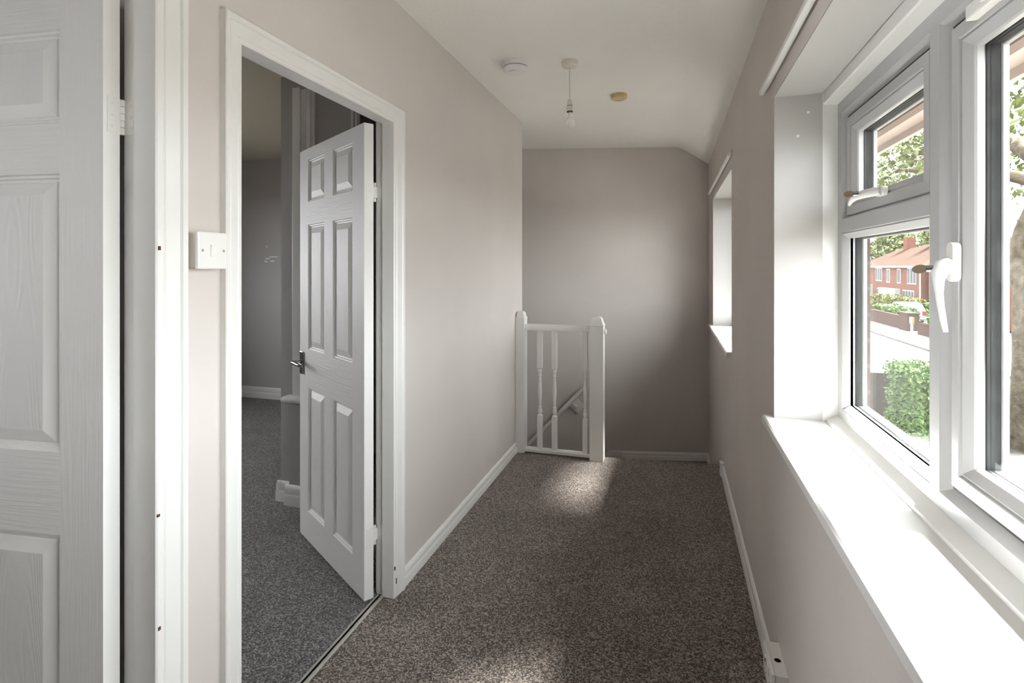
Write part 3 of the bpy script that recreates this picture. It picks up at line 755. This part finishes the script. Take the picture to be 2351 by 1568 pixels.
so = thing('wall_socket', (XR, 1.762, 0.13), 'white double socket box with red neon, low on the right wall', 'socket')
b = MB(); b.box(XR - 0.034, XR, 1.687, 1.838, 0.088, 0.172)
b.lathe([(0.0105, 0.0), (0.0105, 0.0005), (0.009, 0.0005), (0.009, 0.0)], (XR - 0.017, 1.755, 0.172), n=24, mi=1)
b.build('back_box', [M['plastic'], M['cream']], so, bevel=0.0)
b = MB(); b.box(XR - 0.044, XR - 0.034, 1.688, 1.837, 0.087, 0.173); b.build('face_plate', M['plastic'], so, bevel=0.002)
for y in (1.738, 1.782):
    b = MB(); b.prism([(XR - .044, .135), (XR - .047, .137), (XR - .0465, .160), (XR - .044, .161)], lambda p, q, t: (p, t, q), y - 0.008, y + 0.008); rk = b.build('rocker', M['plastic'], so)
b = MB(); b.box(XR - 0.0478, XR - 0.0438, 1.777, 1.787, 0.145, 0.152); b.build('neon_lens', M['neon'], so)
for y in (1.72, 1.80):
    b = MB()
    for dy, dz in ((0, 0.012), (-0.011, -0.008), (0.011, -0.008)): b.box(XR - 0.0445, XR - 0.0438, y + dy - 0.003, y + dy + 0.003, 0.112 + dz - 0.002, 0.112 + dz + 0.002)
    b.build('socket_holes', M['dark'], so)

sa = thing('smoke_alarm', (-0.805, 2.745, ZC), 'round white smoke alarm on the ceiling left of the pendant', 'smoke alarm')
b = MB(); b.lathe([(0.066, 0), (0.068, -0.004), (0.068, -0.022), (0.066, -0.024)], (-0.805, 2.745, ZC), n=48); b.build('base', M['alarm'], sa, smooth=40)
b = MB(); b.lathe([(0.064, -0.024), (0.064, -0.031)], (-0.805, 2.745, ZC), n=48); b.build('vent_band', M['alarmgrey'], sa, smooth=40)
b = MB(); b.lathe([(0.067, -0.030), (0.0675, -0.034), (0.064, -0.044), (0.052, -0.051), (0.03, -0.053), (0.001, -0.0535)], (-0.805, 2.745, ZC), n=48); b.build('cover', M['alarm'], sa, smooth=50)
b = MB()
for a in (-0.35, 0.0, 0.35): b.obox((-0.805 + 0.035 * math.sin(a - 0.2), 2.745 - 0.035 * math.cos(a - 0.2), ZC - 0.0527), (1, a, 0), (-a, 1, 0), (0, 0, 1), 0.007, 0.0015, 0.0006)
b.build('slots', M['alarmgrey'], sa)
oa = thing('old_alarm', (-0.324, 3.445, ZC), 'small yellowed round alarm on the ceiling right of the pendant', 'alarm')
b = MB(); b.lathe([(0.050, 0), (0.052, -0.003), (0.050, -0.008)], (-0.324, 3.445, ZC), n=40); b.build('base', M['yellowed'], oa, smooth=40)
b = MB(); b.lathe([(0.047, -0.008), (0.050, -0.012), (0.050, -0.024), (0.046, -0.029), (0.030, -0.031), (0.027, -0.028), (0.012, -0.029), (0.001, -0.029)], (-0.324, 3.445, ZC), n=40); b.build('cover', M['yellowed'], oa, smooth=30)

pe = thing('pendant_light', (-0.522, 2.811, ZC), 'bare bulb pendant hanging from a ceiling rose', 'pendant light')
px, py = -0.522, 2.811
b = MB(); b.lathe([(0.044, 0), (0.045, -0.003), (0.043, -0.022), (0.038, -0.029), (0.008, -0.033), (0.004, -0.036)], (px, py, ZC), n=36); b.build('ceiling_rose', M['cream'], pe, smooth=45)
b = MB(); b.tube([(px, py, ZC - 0.033), (px - 0.002, py, 2.35), (px - 0.001, py, 2.29), (px, py, 2.232)], 0.0028, n=8); b.build('flex', M['cream'], pe, smooth=60)
b = MB(); b.lathe([(0.004, 2.238), (0.010, 2.236), (0.0135, 2.226), (0.0145, 2.208), (0.0145, 2.205)], (px, py, 0), n=24)
b.lathe([(0.0150, 2.205), (0.0150, 2.202)], (px, py, 0), n=24, mi=1)
b.lathe([(0.0165, 2.202), (0.0165, 2.174)], (px, py, 0), n=24)
b.lathe([(0.0160, 2.174), (0.0160, 2.170)], (px, py, 0), n=24, mi=1); b.build('lamp_holder', [M['cream'], M['dark']], pe, smooth=40)
b = MB(); prof = [(0.0115, 2.171), (0.0120, 2.150)]
for k in range(13):
    a = R(62 - k * 12.6); prof.append((0.0295 * math.cos(a), 2.112 + 0.0295 * math.sin(a)))
b.lathe([(0.0115, 2.171), (0.0122, 2.152), (0.0155, 2.141)] + prof[2:], (px + 0.002, py, 0), n=32); b.build('bulb', M['bulb'], pe, smooth=70)

# ------------------------------------------------------------------ banister at the stair head
ba = thing('banister', (-0.8, 3.75, 0), 'white painted banister with turned balusters at the stair head', 'banister')
def newel(name, x0, x1, y0, y1, zt, cap):
    b = MB(); b.box(x0, x1, y0, y1, -0.02, zt)
    o = b.build(name, M['gloss'], ba, bevel=0.003)
    b = MB(); cx, cy, hw, hd = (x0 + x1) / 2, (y0 + y1) / 2, (x1 - x0) / 2, (y1 - y0) / 2
    rings = [(1.04, 0), (1.04, 0.008), (0.92, 0.016), (0.84, 0.024), (0.80, 0.034), (0.70, 0.050), (0.50, 0.060), (0.2, 0.063)]
    v = []; f = []
    for s_, h in rings: v += [(cx - hw * s_, cy - hd * s_, zt + h * cap), (cx + hw * s_, cy - hd * s_, zt + h * cap), (cx + hw * s_, cy + hd * s_, zt + h * cap), (cx - hw * s_, cy + hd * s_, zt + h * cap)]
    for k in range(len(rings) - 1): f += [(k * 4 + c, k * 4 + (c + 1) % 4, k * 4 + 4 + (c + 1) % 4, k * 4 + 4 + c) for c in range(4)]
    f += [(0, 1, 2, 3), tuple(len(v) - 4 + c for c in range(4))]
    b.add(v, f); b.build('cap', M['gloss'], o, smooth=35)
    return o
nr = newel('newel_post', -0.549, -0.453, 3.695, 3.782, 0.935, 1.0)
nl = newel('newel_post', XL + 0.001, -1.022, 3.715, 3.80, 0.965, 0.9)
b = MB(); b.lathe([(0.018, 0), (0.020, 0.006), (0.018, 0.016), (0.008, 0.02)], (-0.454, 3.735, 0.895), n=20, axis='x'); b.build('button', M['gloss'], nr, smooth=50)
hr = [(-0.026, 0.0), (-0.028, 0.010), (-0.022, 0.030), (-0.010, 0.042), (0.010, 0.042), (0.022, 0.030), (0.028, 0.010), (0.026, 0.0)]
b = MB(); b.prism(hr, lambda p, q, t: (t, 3.747 + p, 0.888 + q), -1.023, -0.548); b.build('handrail', M['gloss'], ba, smooth=40)
b = MB(); b.prism([(-0.028, 0.0), (-0.028, 0.018), (-0.022, 0.024), (0.022, 0.024), (0.028, 0.018), (0.028, 0.0)], lambda p, q, t: (t, 3.747 + p, 0.012 + q), -1.023, -0.548); b.build('base_rail', M['gloss'], ba)
def baluster():
    b = MB(); s = 0.0175
    b.box(-s, s, -s, s, 0.036, 0.275); b.box(-s, s, -s, s, 0.615, 0.889)
    prof = [(0.0175, 0.270), (0.0165, 0.278), (0.010, 0.284), (0.012, 0.288), (0.0155, 0.300), (0.0145, 0.316), (0.0095, 0.328), (0.0125, 0.332), (0.0125, 0.338), (0.0085, 0.344), (0.0095, 0.370), (0.0135, 0.430), (0.0145, 0.455), (0.0125, 0.490), (0.0088, 0.545), (0.0085, 0.556),
            (0.0125, 0.560), (0.0125, 0.567), (0.009, 0.572), (0.012, 0.585), (0.0155, 0.600), (0.013, 0.606), (0.016, 0.612), (0.0175, 0.620)]
    b.lathe(prof, (0, 0, 0), n=20); b.local = True
    return b
bl = baluster().build('baluster', M['gloss'], ba, smooth=35)
for i, x in enumerate((-0.913, -0.806, -0.585)):
    q = bl if i == 0 else bl.copy()
    if i: COL.objects.link(q); q.parent = ba
    q.location = (x - ba.location.x, 3.747 - ba.location.y, 0)

# handrail fixed to the stair wall
def onb(x, z, out=0.0): return onback(x) + bn * out + Vector((0, 0, z))
hw_ = thing('stair_handrail', tuple(onb(-1.0, -0.02)), 'painted stair handrail sloping down the end wall behind the balusters', 'handrail')
b = MB()
a0, a1 = onb(-0.775, 0.25, 0.07), onb(-1.75, -0.79, 0.07)
b.tube([a0, a0.lerp(a1, .25), a0.lerp(a1, .5), a0.lerp(a1, .75), a1], 0.021, n=16); b.build('rail', M['rubble'], hw_, smooth=60)
dr = (a1 - a0).normalized(); up = bn.cross(dr)
if up.z < 0: up = -up
for tt in (0.13, 0.62):
    c = a0.lerp(a1, tt) - bn * 0.062 - up * 0.075
    b = MB(); b.obox(c, dr, up, bn, 0.05, 0.058, 0.008); pl = b.build('mounting_block', M['rubble'], hw_, bevel=0.003)
    b = MB(); b.tube([c + bn * 0.008, c + bn * 0.045, c + bn * 0.06 + up * 0.02, c + bn * 0.062 + up * 0.06], 0.007, n=10); b.lathe([(0.018, 0.0), (0.018, 0.005), (0.01, 0.008)], tuple(c + bn * 0.006), n=16, axis='y'); b.build('bracket', M['gloss'], pl, smooth=50)

# stairs below the landing edge
st = thing('staircase', (-0.4, 4.3, -0.42), 'carpeted stairs dropping away behind the banister', 'stairs', kind='structure')
b = MB()
b.prism([(-0.45, 3.80), (XR + .01, 3.88), (XR + .01, back_y(XR) + .02), (-0.62, back_y(-0.62) + .02), (-0.62, 3.80)], lambda p, q, t: (p, q, t), ZQ - 0.15, ZQ)
for k in range(1, 7):
    x1 = -0.62 - (k - 1) * 0.225; x0 = x1 - 0.225
    b.prism([(x0, 3.86), (x1, 3.86), (x1, back_y(x1) + .02), (x0, back_y(x0) + .02)], lambda p, q, t: (p, q, t), ZQ - 0.2 * k - 0.2, ZQ - 0.2 * k)
b.build('treads', M['carpet'], st)
b = MB(); b.box(-2.3, XR + .02, 3.4, 5.3, -3.0, -2.9); b.build('hall_floor', M['carpet'], st)

# ------------------------------------------------------------------ outside: the house's own wall, eaves and roof
ZG = -3.5
b = MB()
wall_with_holes(b, 0.565, 0.588, -6, 12, ZG, 2.1, [(W1['y0'] + 0.03, W1['y1'] - 0.018, W1['z0'], W1['z1'] - 0.03), (W2['y0'] + 0.03, W2['y1'] - 0.03, W2['z0'], W2['z1'] - 0.03)])
o = b.build('wall_exterior', M['brickown']); tag(o, 'red brick outer skin seen as a thin edge beside the fixed pane', 'wall', kind='structure')
b = MB()
n = 0
y = -4.0
while y < 10:
    b.box(0.60, 0.995, y, y + 0.140, 2.05, 2.07); y += 0.15
b.box(0.58, 1.12, -4, 10, 2.062, 2.075)
o = b.build('trim_7', M['soffit']); tag(o, 'pale boarded soffit under the eaves outside the near window', 'soffit', kind='structure')
b = MB(); b.box(0.985, 1.03, -4, 10, 2.02, 2.06, 1); b.box(1.03, 1.125, -4, 10, 2.025, 2.06, 0); b.box(1.115, 1.14, -4, 10, 1.99, 2.20, 0)
o = b.build('trim_8', [M['soffit'], M['batten']]); tag(o, 'pale fascia board with a weathered batten along the eaves', 'fascia', kind='structure')
b = MB(); b.prism([(1.16, 2.17), (1.16, 2.22), (-2.0, 4.3), (-5.2, 2.6), (-5.2, 2.5), (-2.0, 4.2)], lambda p, q, t: (p, t, q), -6, 12)  # unseen roof, put in so sky light does not leak indoors
o = b.build('roof', M['rooftile']); tag(o, 'unseen tiled roof over the house itself, put in to block sky light', 'roof', kind='structure')

# ------------------------------------------------------------------ outside: street
def slab(name, x0, x1, y0, y1, z, m, label, cat):
    b = MB(); b.box(x0, x1, y0, y1, z - 0.5, z); o = b.build(name, m); tag(o, label, cat, kind='structure'); return o
slab('ground', -40, 260, -60, 400, ZG - 0.25, M['gravel'], 'pale ground stretching beyond the street', 'ground')
slab('ground_garden', 0.7, 7.6, -30, 200, ZG, M['gravel'], 'gravelly front garden below the near window', 'garden')
slab('pavement_near', 7.6, 9.7, -30, 300, ZG - 0.02, M['pave'], 'pale pavement on the near side of the road', 'pavement')
slab('road', 9.7, 14.4, -60, 300, ZG - 0.12, M['road'], 'pale sunlit road running past the houses', 'road')
slab('pavement_far', 14.4, 17.2, -60, 300, ZG - 0.02, M['pave'], 'pale pavement on the far side of the road', 'pavement')
slab('ground_far', 17.2, 23.5, -60, 300, ZG, M['pave'], 'pale driveways in front of the opposite houses', 'ground')
b = MB(); b.box(14.3, 14.45, -60, 300, ZG - 0.2, ZG - 0.005); o = b.build('kerb_far', M['kerb']); tag(o, 'grey kerb line on the far side of the road', 'kerb', kind='structure')
b = MB(); b.box(9.65, 9.8, -60, 300, ZG - 0.2, ZG - 0.005); o = b.build('kerb_near', M['pave']); tag(o, 'pale kerb line on the near side of the road', 'kerb', kind='structure')
slab('ground_verge', 6.0, 9.7, 9.5, 17.6, ZG + 0.01, M['tarmac'], 'grey tarmac around the foot of the street tree', 'tarmac')
# stone edging rows in the garden
for i, (xx) in enumerate((4.2, 5.0)):
    b = MB()
    for k in range(14):
        yy = 11.2 + k * 0.42
        b.box(xx + random.uniform(-.03, .03), xx + 0.22, yy, yy + 0.36, ZG - 0.05, ZG + 0.12 + random.uniform(0, .05))
    o = b.build('garden_edging', M['gravel'], bevel=0.02); tag(o, ['row of pale edging stones nearer the house', 'row of pale edging stones nearer the fence'][i], 'edging stones')

def leaves(b, n, fn, size, mi=0):
    for _ in range(n):
        c = Vector(fn()); a = Vector((random.gauss(0, 1), random.gauss(0, 1), random.gauss(0, 1))).normalized()
        t = a.orthogonal().normalized(); t.rotate(Matrix.Rotation(random.uniform(0, 6.28), 3, a)); u = a.cross(t)
        s = size * random.uniform(0.6, 1.3)
        b.add([c - t * s, c - u * s * 0.5 + a * s * .12, c + t * s, c + u * s * 0.5 + a * s * .12], [(0, 1, 2), (0, 2, 3)], mi)

def hedge(name, x0, x1, y0, y1, z0, z1, m, n, size, label, cat='hedge', wob=0.12):
    t = thing(name, ((x0 + x1) / 2, (y0 + y1) / 2, z0), label, cat)
    b = MB()
    def f():
        x, y, z = random.uniform(x0, x1), random.uniform(y0, y1), random.uniform(z0, z1)
        k = random.random()
        top = z1 - 0.12 * (z1 - z0) * (abs(2 * (y - y0) / (y1 - y0) - 1)) ** 3
        z = min(z, top)
        if k < 0.4: x = x0 + random.uniform(0, 0.14) * (x1 - x0)
        elif k < 0.62: z = top - random.uniform(0, 0.08) * (z1 - z0)
        elif k < 0.85: y = y0 + random.uniform(0, 0.14) * (y1 - y0)
        w = wob * 0.5
        return (x + random.gauss(0, w), y + random.gauss(0, w), max(z0 + .03, z + random.gauss(0, w)))
    leaves(b, n, f, size); b.build('foliage', m, t)
    b = MB(); e = 0.16
    nx = 6
    b.box(x0 + e * (x1 - x0), x1 - e * (x1 - x0), y0 + e * (y1 - y0), y1 - e * (y1 - y0), z0, z1 - 0.14 * (z1 - z0))
    b.build('branches', M['leafcore'] if 'leafcore' in M else m, t)
    return t
M['leafcore'] = mat('hedge_inner_twigs', ext(0.5, 0.75, 0.28), 0.9, 0.1, noise=(3, 0.4, 3))

hedge('privet_bush', 6.1, 7.5, 16.2, 18.4, ZG, -1.40, M['leaf1'], 9000, 0.06, 'big green privet bush at the front of the garden', 'bush', 0.14)
fe = thing('garden_fence', (6.0, 19.6, ZG), 'brown boarded fence beside the privet bush', 'fence')
for k in range(16):
    b = MB(); x = 4.5 + k * 0.18; b.box(x, x + 0.172, 18.95, 18.98, ZG, -1.97); b.build('board', M['fence'], fe)
b = MB(); b.box(4.45, 7.45, 18.93, 19.0, -1.98, -1.93); b.build('capping', M['fence'], fe)
b = MB(); b.box(5.15, 5.27, 18.88, 18.96, ZG, -1.85); b.build('post', M['fence'], fe)

# street tree with forked trunk and canopy
tr = thing('street_tree', (9.1, 18.2, ZG), 'big plane tree with a forked mottled trunk beside the road', 'tree')
b = MB()
B0 = Vector((9.35, 17.6, ZG))
b.tube([B0 + Vector((0, 0, -.2)), B0 + Vector((0, 0, .25)), B0 + Vector((0, 0, 1.0)), B0 + Vector((.02, 0, 2.4)), B0 + Vector((.05, 0, 3.6)), B0 + Vector((.05, 0.02, 4.6))], [0.85, 0.70, 0.60, 0.56, 0.60, 0.55], n=20)
b.build('trunk', M['bark'], tr, smooth=80)
limbs = [([(0, 0, 4.0), (-.15, .35, 5.0), (-.10, .2, 5.8), (.25, -.1, 7.2), (.7, -.3, 9.5)], [.52, .40, .33, .28, .18]),
         ([(0, 0, 4.2), (.35, -.45, 5.1), (.75, -.9, 6.0), (1.3, -1.3, 7.5), (1.8, -2, 9.5)], [.5, .40, .34, .26, .16]),
         ([(.2, -.1, 7.0), (-.9, .8, 7.6), (-2.4, 2.2, 7.9)], [.2, .13, .06]),
         ([(.25, -.1, 7.4), (.4, 2.0, 8.6), (0.3, 5.6, 9.3), (.2, 9.5, 9.6), (.1, 13, 9.2)], [.26, .22, .17, .12, .05]),
         ([(.3, 5.6, 9.3), (-.8, 7.5, 8.6), (-1.2, 9.5, 8.2)], [.1, .07, .03])]
for pth, rr in limbs:
    b = MB(); b.tube([B0 + Vector(p) for p in pth], rr, n=14); b.build('limb', M['bark'], tr, smooth=80)
b = MB()
cl = [(random.uniform(7.6, 12.5), random.uniform(22.5, 33), random.uniform(4.3, 9.5)) for _ in range(130)]
for _ in range(120):
    a = random.uniform(0, 6.28); rr = random.uniform(1.0, 6.0)
    cl.append((B0.x + rr * math.cos(a), B0.y + 1.5 + rr * math.sin(a), random.uniform(4.2, 9.5) - 0.0 + 0.02 * rr))
def ff():
    c = random.choice(cl); return (c[0] + random.gauss(0, .55), c[1] + random.gauss(0, .55), c[2] + random.gauss(0, .4))
leaves(b, 14000, ff, 0.13)
b.build('canopy', M['leaf2'], tr)

# trees behind and beside the opposite houses
def tree(x, y, h, rad, n, label, m='leaf4', size=0.45):
    t = thing('broadleaf_tree', (x, y, ZG), label, 'tree', group=None)
    b = MB(); b.tube([(x, y, ZG - .2), (x + .1, y, ZG + h * 0.3), (x, y + .2, ZG + h * 0.62)], [0.4, 0.3, 0.12], n=10); b.build('trunk', M['bark'], t, smooth=80)
    b = MB(); cs = []
    for _ in range(26):
        u = Vector((random.gauss(0, 1), random.gauss(0, 1), random.gauss(0, 1))).normalized() * rad * random.uniform(.3, .85)
        cs.append((x + u.x, y + u.y, ZG + h * 0.64 + u.z * 0.8, rad * random.uniform(.22, .38)))
    def f():
        c = random.choice(cs); v = Vector((random.gauss(0, 1), random.gauss(0, 1), random.gauss(0, 1))).normalized() * c[3]
        return (c[0] + v.x, c[1] + v.y, c[2] + v.z)
    leaves(b, n, f, size); b.build('canopy', M[m], t)
tree(34, 101, 12.5, 4.2, 2400, 'leafy tree rising behind the roof of the brick pair of houses')
tree(43, 108, 14.5, 4.4, 2400, 'leafy tree above the right end of the tiled roof')
tree(28, 112, 12.0, 4.4, 1800, 'leafy tree beyond the leftmost house roof')
tree(38, 55, 15.0, 4.6, 1800, 'leafy tree behind the further right brick house')

# opposite houses
def house(xf, y0, y1, dep, ze, label, wins, doors, chim=True):
    h = thing('brick_house', (xf + dep / 2, (y0 + y1) / 2, ZG), label, 'house')
    b = MB(); b.box(xf, xf + dep, y0, y1, ZG, ze); b.build('walls', M['redbrick'], h)
    b = MB(); e = 0.35; rz = ze + 2.55; hh = dep / 2
    v = [(xf - e, y0 - e, ze), (xf + dep + e, y0 - e, ze), (xf + dep + e, y1 + e, ze), (xf - e, y1 + e, ze), (xf + hh, y0 + hh, rz), (xf + hh, y1 - hh, rz)]
    b.add(v, [(0, 3, 5, 4), (1, 2, 5, 4), (0, 1, 4), (2, 3, 5), (0, 1, 2, 3)]); b.build('roof', M['rooftile'], h)
    b = MB(); b.box(xf - e, xf - e + .06, y0 - e, y1 + e, ze - .12, ze + .08); b.build('gutter', M['whitewood'], h)
    if chim:
        b = MB(); b.box(xf + hh - .5, xf + hh + .5, (y0 + y1) / 2 - .6, (y0 + y1) / 2 + .6, rz - 0.4, rz + 1.4); b.build('chimney', M['redbrick'], h)
    for (ya, yb, za, zb) in wins:
        b = MB(); b.box(xf - .06, xf + .02, ya, yb, za, zb)
        f_ = b.build('window', M['whitewood'], h)
        b = MB(); nn = max(1, round((yb - ya) / 0.65)); w = (yb - ya) / nn
        for k in range(nn): b.box(xf - .075, xf - .05, ya + k * w + .08, ya + (k + 1) * w - .08, za + .12, zb - .1)
        b.build('pane', M['housepane'], f_)
    for (ya, yb) in doors:
        b = MB(); b.box(xf - .5, xf, ya, yb, ZG, ZG + 2.35); b.build('porch', M['whitewood'], h)
    b = MB(); b.tube([(xf - .1, y0 + .25, ZG), (xf - .1, y0 + .25, ze)], 0.09, n=8); b.build('downpipe', M['whitewood'], h)
    return h
ZE = 1.30
house(24.0, 62.9, 76.8, 8.0, ZE, 'red brick pair of houses with hipped roof across the road',
      [(73.6, 75.6, -.45, 1.15), (71.2, 72.2, -.55, 1.05), (68.2, 69.1, -.55, 1.05), (64.3, 66.4, -.55, 1.15), (73.9, 75.2, -3.0, -1.3), (64.8, 67.6, -2.7, -1.2)], [(68.4, 73.3)])
house(27.0, 78.5, 92.0, 8.0, ZE, 'red brick house further left, half hidden by the window frame',
      [(78.8, 80.2, -.2, 1.0), (78.8, 79.6, -2.2, -1.2), (84, 86, -.2, 1.0)], [(80.5, 82)])
house(24.0, 46.5, 61.6, 8.0, ZE, 'red brick house right of the white downpipe',
      [(57.5, 59.5, -.5, 1.1), (58.8, 60.6, -3.0, -1.5), (50, 52, -.5, 1.1)], [(53, 55)])
house(22.5, 26.5, 37.5, 8.0, 1.2, 'brick house glimpsed between the forks of the street tree', [(30, 32, -.4, 1.0)], [(33, 34)])
b = MB(); b.box(23.2, 23.5, 77.0, 78.6, ZG, ZG + 2.6); b.box(23.2, 27, 77.0, 77.1, ZG, ZG + 2.6)
o = b.build('side_gate', M['whitewood']); tag(o, 'white side gate between the two far brick houses', 'gate')

# front gardens: hedges, walls, pier, fence, post, car
hedge('yellow_hedge', 21.4, 22.6, 57, 70, ZG, ZG + 1.75, M['leaf3'], 2600, 0.2, 'yellow-green hedge in front of the brick pair of houses')
hedge('grey_hedge', 21.4, 22.6, 71.2, 78, ZG, ZG + 1.5, M['leaf4'], 1400, 0.2, 'dull green hedge at the left end of the far gardens')
hedge('wall_top_hedge', 17.45, 18.4, 48.8, 55.2, ZG + 0.02, ZG + 1.5, M['leaf1'], 3000, 0.14, 'clipped hedge growing over the low brick wall')
hedge('roadside_hedge', 17.45, 18.5, 38.0, 45.2, ZG + 0.02, ZG + 2.45, M['leaf1'], 3400, 0.13, 'green hedge at the right beside the yellow post')
def gw(x0, x1, y0, y1, z1, label):
    b = MB(); b.box(x0, x1, y0, y1, ZG - .1, z1); b.box(x0 - .04, x1 + .04, y0, y1, z1, z1 + .07)
    o = b.build('brick_wall', M['gardenbrick']); tag(o, label, 'wall')
gw(17.0, 17.25, 48.6, 55.0, ZG + 0.95, 'low brick garden wall under the clipped hedge')
gw(16.85, 17.1, 37.5, 45.0, ZG + 0.75, 'low brick garden wall under the right-hand hedge')
b = MB(); b.box(16.85, 17.6, 46.7, 48.3, ZG - .1, ZG + 1.25); b.box(16.8, 17.65, 46.65, 48.35, ZG + 1.25, ZG + 1.35)
o = b.build('brick_pier', M['gardenbrick']); tag(o, 'square brick gate pier beside the parked car', 'gate pier')
pf = thing('picket_fence', (17.1, 57.8, ZG), 'pale picket fence left of the low brick wall', 'fence')
for k in range(16):
    b = MB(); y = 55.4 + k * 0.32; b.box(17.1, 17.14, y, y + 0.15, ZG, ZG + 1.35); b.build('picket', M['fence'], pf)
for z in (0.4, 1.05):
    b = MB(); b.box(17.14, 17.2, 55.3, 60.6, ZG + z, ZG + z + .09); b.build('rail', M['fence'], pf)
yp = thing('marker_post', (16.6, 45.2, ZG), 'yellow marker post on the far pavement beside the brick pier', 'post')
b = MB(); b.box(16.55, 16.63, 45.05, 45.35, ZG - .1, ZG + 0.75); b.build('post', M['whitewood'], yp)
b = MB(); b.box(16.52, 16.65, 44.95, 45.45, ZG + 0.7, ZG + 1.15); b.build('sign_plate', M['yellowsign'], yp)

# parked car seen over the hedge
car = thing('parked_car', (19.6, 54.8, ZG), 'white parked car with red tail light behind the hedge', 'car')
def carprof(pts, x0, x1, inset, name, m, parent, zlo=0):
    b = MB(); b.prism(pts, lambda p, q, t: (t, 57.1 - p, ZG + q), x0 + inset, x1 - inset); return b.build(name, m, parent, bevel=0.05)
body = [(0.0, 0.35), (0.0, 0.8), (0.35, 0.95), (1.2, 1.08), (4.25, 1.12), (4.45, 0.95), (4.5, 0.4), (4.2, 0.28), (0.3, 0.28)]
carprof(body, 18.7, 20.45, 0, 'body', M['carwhite'], car)
cabin = [(1.05, 1.05), (1.95, 1.62), (2.7, 1.74), (3.6, 1.66), (4.35, 1.10)]
cb = carprof(cabin, 18.7, 20.45, 0.10, 'cabin', M['carwhite'], car)
for pp in ([(1.3, 1.10), (1.98, 1.55), (2.55, 1.64), (2.55, 1.12)], [(2.65, 1.12), (2.65, 1.64), (3.5, 1.58), (3.95, 1.14)]):
    b = MB(); b.prism(pp, lambda p, q, t: (t, 57.1 - p, ZG + q), 18.79, 20.36); b.build('side_window', M['carglass'], cb)
b = MB(); b.add([(18.9, 57.1 - 4.30, ZG + 1.16), (20.25, 57.1 - 4.30, ZG + 1.16), (20.15, 57.1 - 3.68, ZG + 1.62), (19.0, 57.1 - 3.68, ZG + 1.62)], [(0, 1, 2, 3)]); b.build('rear_window', M['carglass'], cb)
for x in (18.72, 20.1):
    b = MB(); b.box(x - .04, x + .32, 57.1 - 4.54, 57.1 - 4.1, ZG + 0.75, ZG + 1.1); b.build('tail_light', M['taillight'], car, bevel=0.04)
for y in (56.2, 53.5):
    for x in (18.72, 20.2):
        b = MB(); b.lathe([(0.33, 0), (0.35, 0.03), (0.35, 0.18), (0.33, 0.21)], (x, y, ZG + 0.35), n=20, axis='x'); b.build('wheel', M['tyre'], car, smooth=40)

for i, (za, zb) in enumerate(((5.0, 4.6), (3.5, 4.6))):
    b = MB(); pth = []
    for k in range(13):
        t = k / 12; pth.append((16.6 + 1.2 * i, 17 + 43 * t, za + (zb - za) * t - 0.9 * 4 * t * (1 - t) * 0.3))
    b.tube(pth, 0.02, n=6); o = b.build('overhead_cable', M['wire'], smooth=60); tag(o, ['upper thin overhead cable crossing the sky', 'lower thin overhead cable crossing the sky'][i], 'cable')

# ------------------------------------------------------------------ light, camera, view
w = bpy.data.worlds.new('overcast_sky'); SC.world = w; w.use_nodes = True
bg = w.node_tree.nodes['Background']; bg.inputs['Color'].default_value = (0.955, 0.97, 1.0, 1); bg.inputs['Strength'].default_value = 0.85
sd = bpy.data.lights.new('hazy_sun', 'SUN'); sd.energy = 8.0; sd.angle = R(22); sd.color = (1.0, 0.975, 0.95)
so_ = bpy.data.objects.new('hazy_sun', sd); COL.objects.link(so_)
el = R(56); toward = Vector((math.cos(el) * 0.963, math.cos(el) * 0.27, math.sin(el)))
so_.rotation_euler = toward.to_track_quat('Z', 'Y').to_euler(); so_.location = toward * 30

cd = bpy.data.cameras.new('camera'); cam = bpy.data.objects.new('camera', cd); COL.objects.link(cam)
FPX = 1225.0
cd.sensor_fit = 'HORIZONTAL'; cd.sensor_width = 36.0; cd.lens = FPX * 36 / 2351
cd.shift_y = -(784 - 611) / 2351; cd.clip_start = 0.02; cd.clip_end = 1000
cam.location = (0, 0, 1.35); cam.rotation_euler = (R(90), 0, math.atan((1543 - 1175.5) / FPX))
SC.camera = cam

SC.view_settings.view_transform = 'Standard'; SC.view_settings.look = 'None'
SC.view_settings.gamma = 1; SC.view_settings.use_curve_mapping = False
SC.view_settings.exposure = 4.28
cy = SC.cycles
cy.use_denoising = True; cy.max_bounces = 14; cy.diffuse_bounces = 9; cy.glossy_bounces = 4; cy.transmission_bounces = 6; cy.transparent_max_bounces = 24
cy.sample_clamp_indirect = 0; cy.caustics_reflective = False; cy.caustics_refractive = False
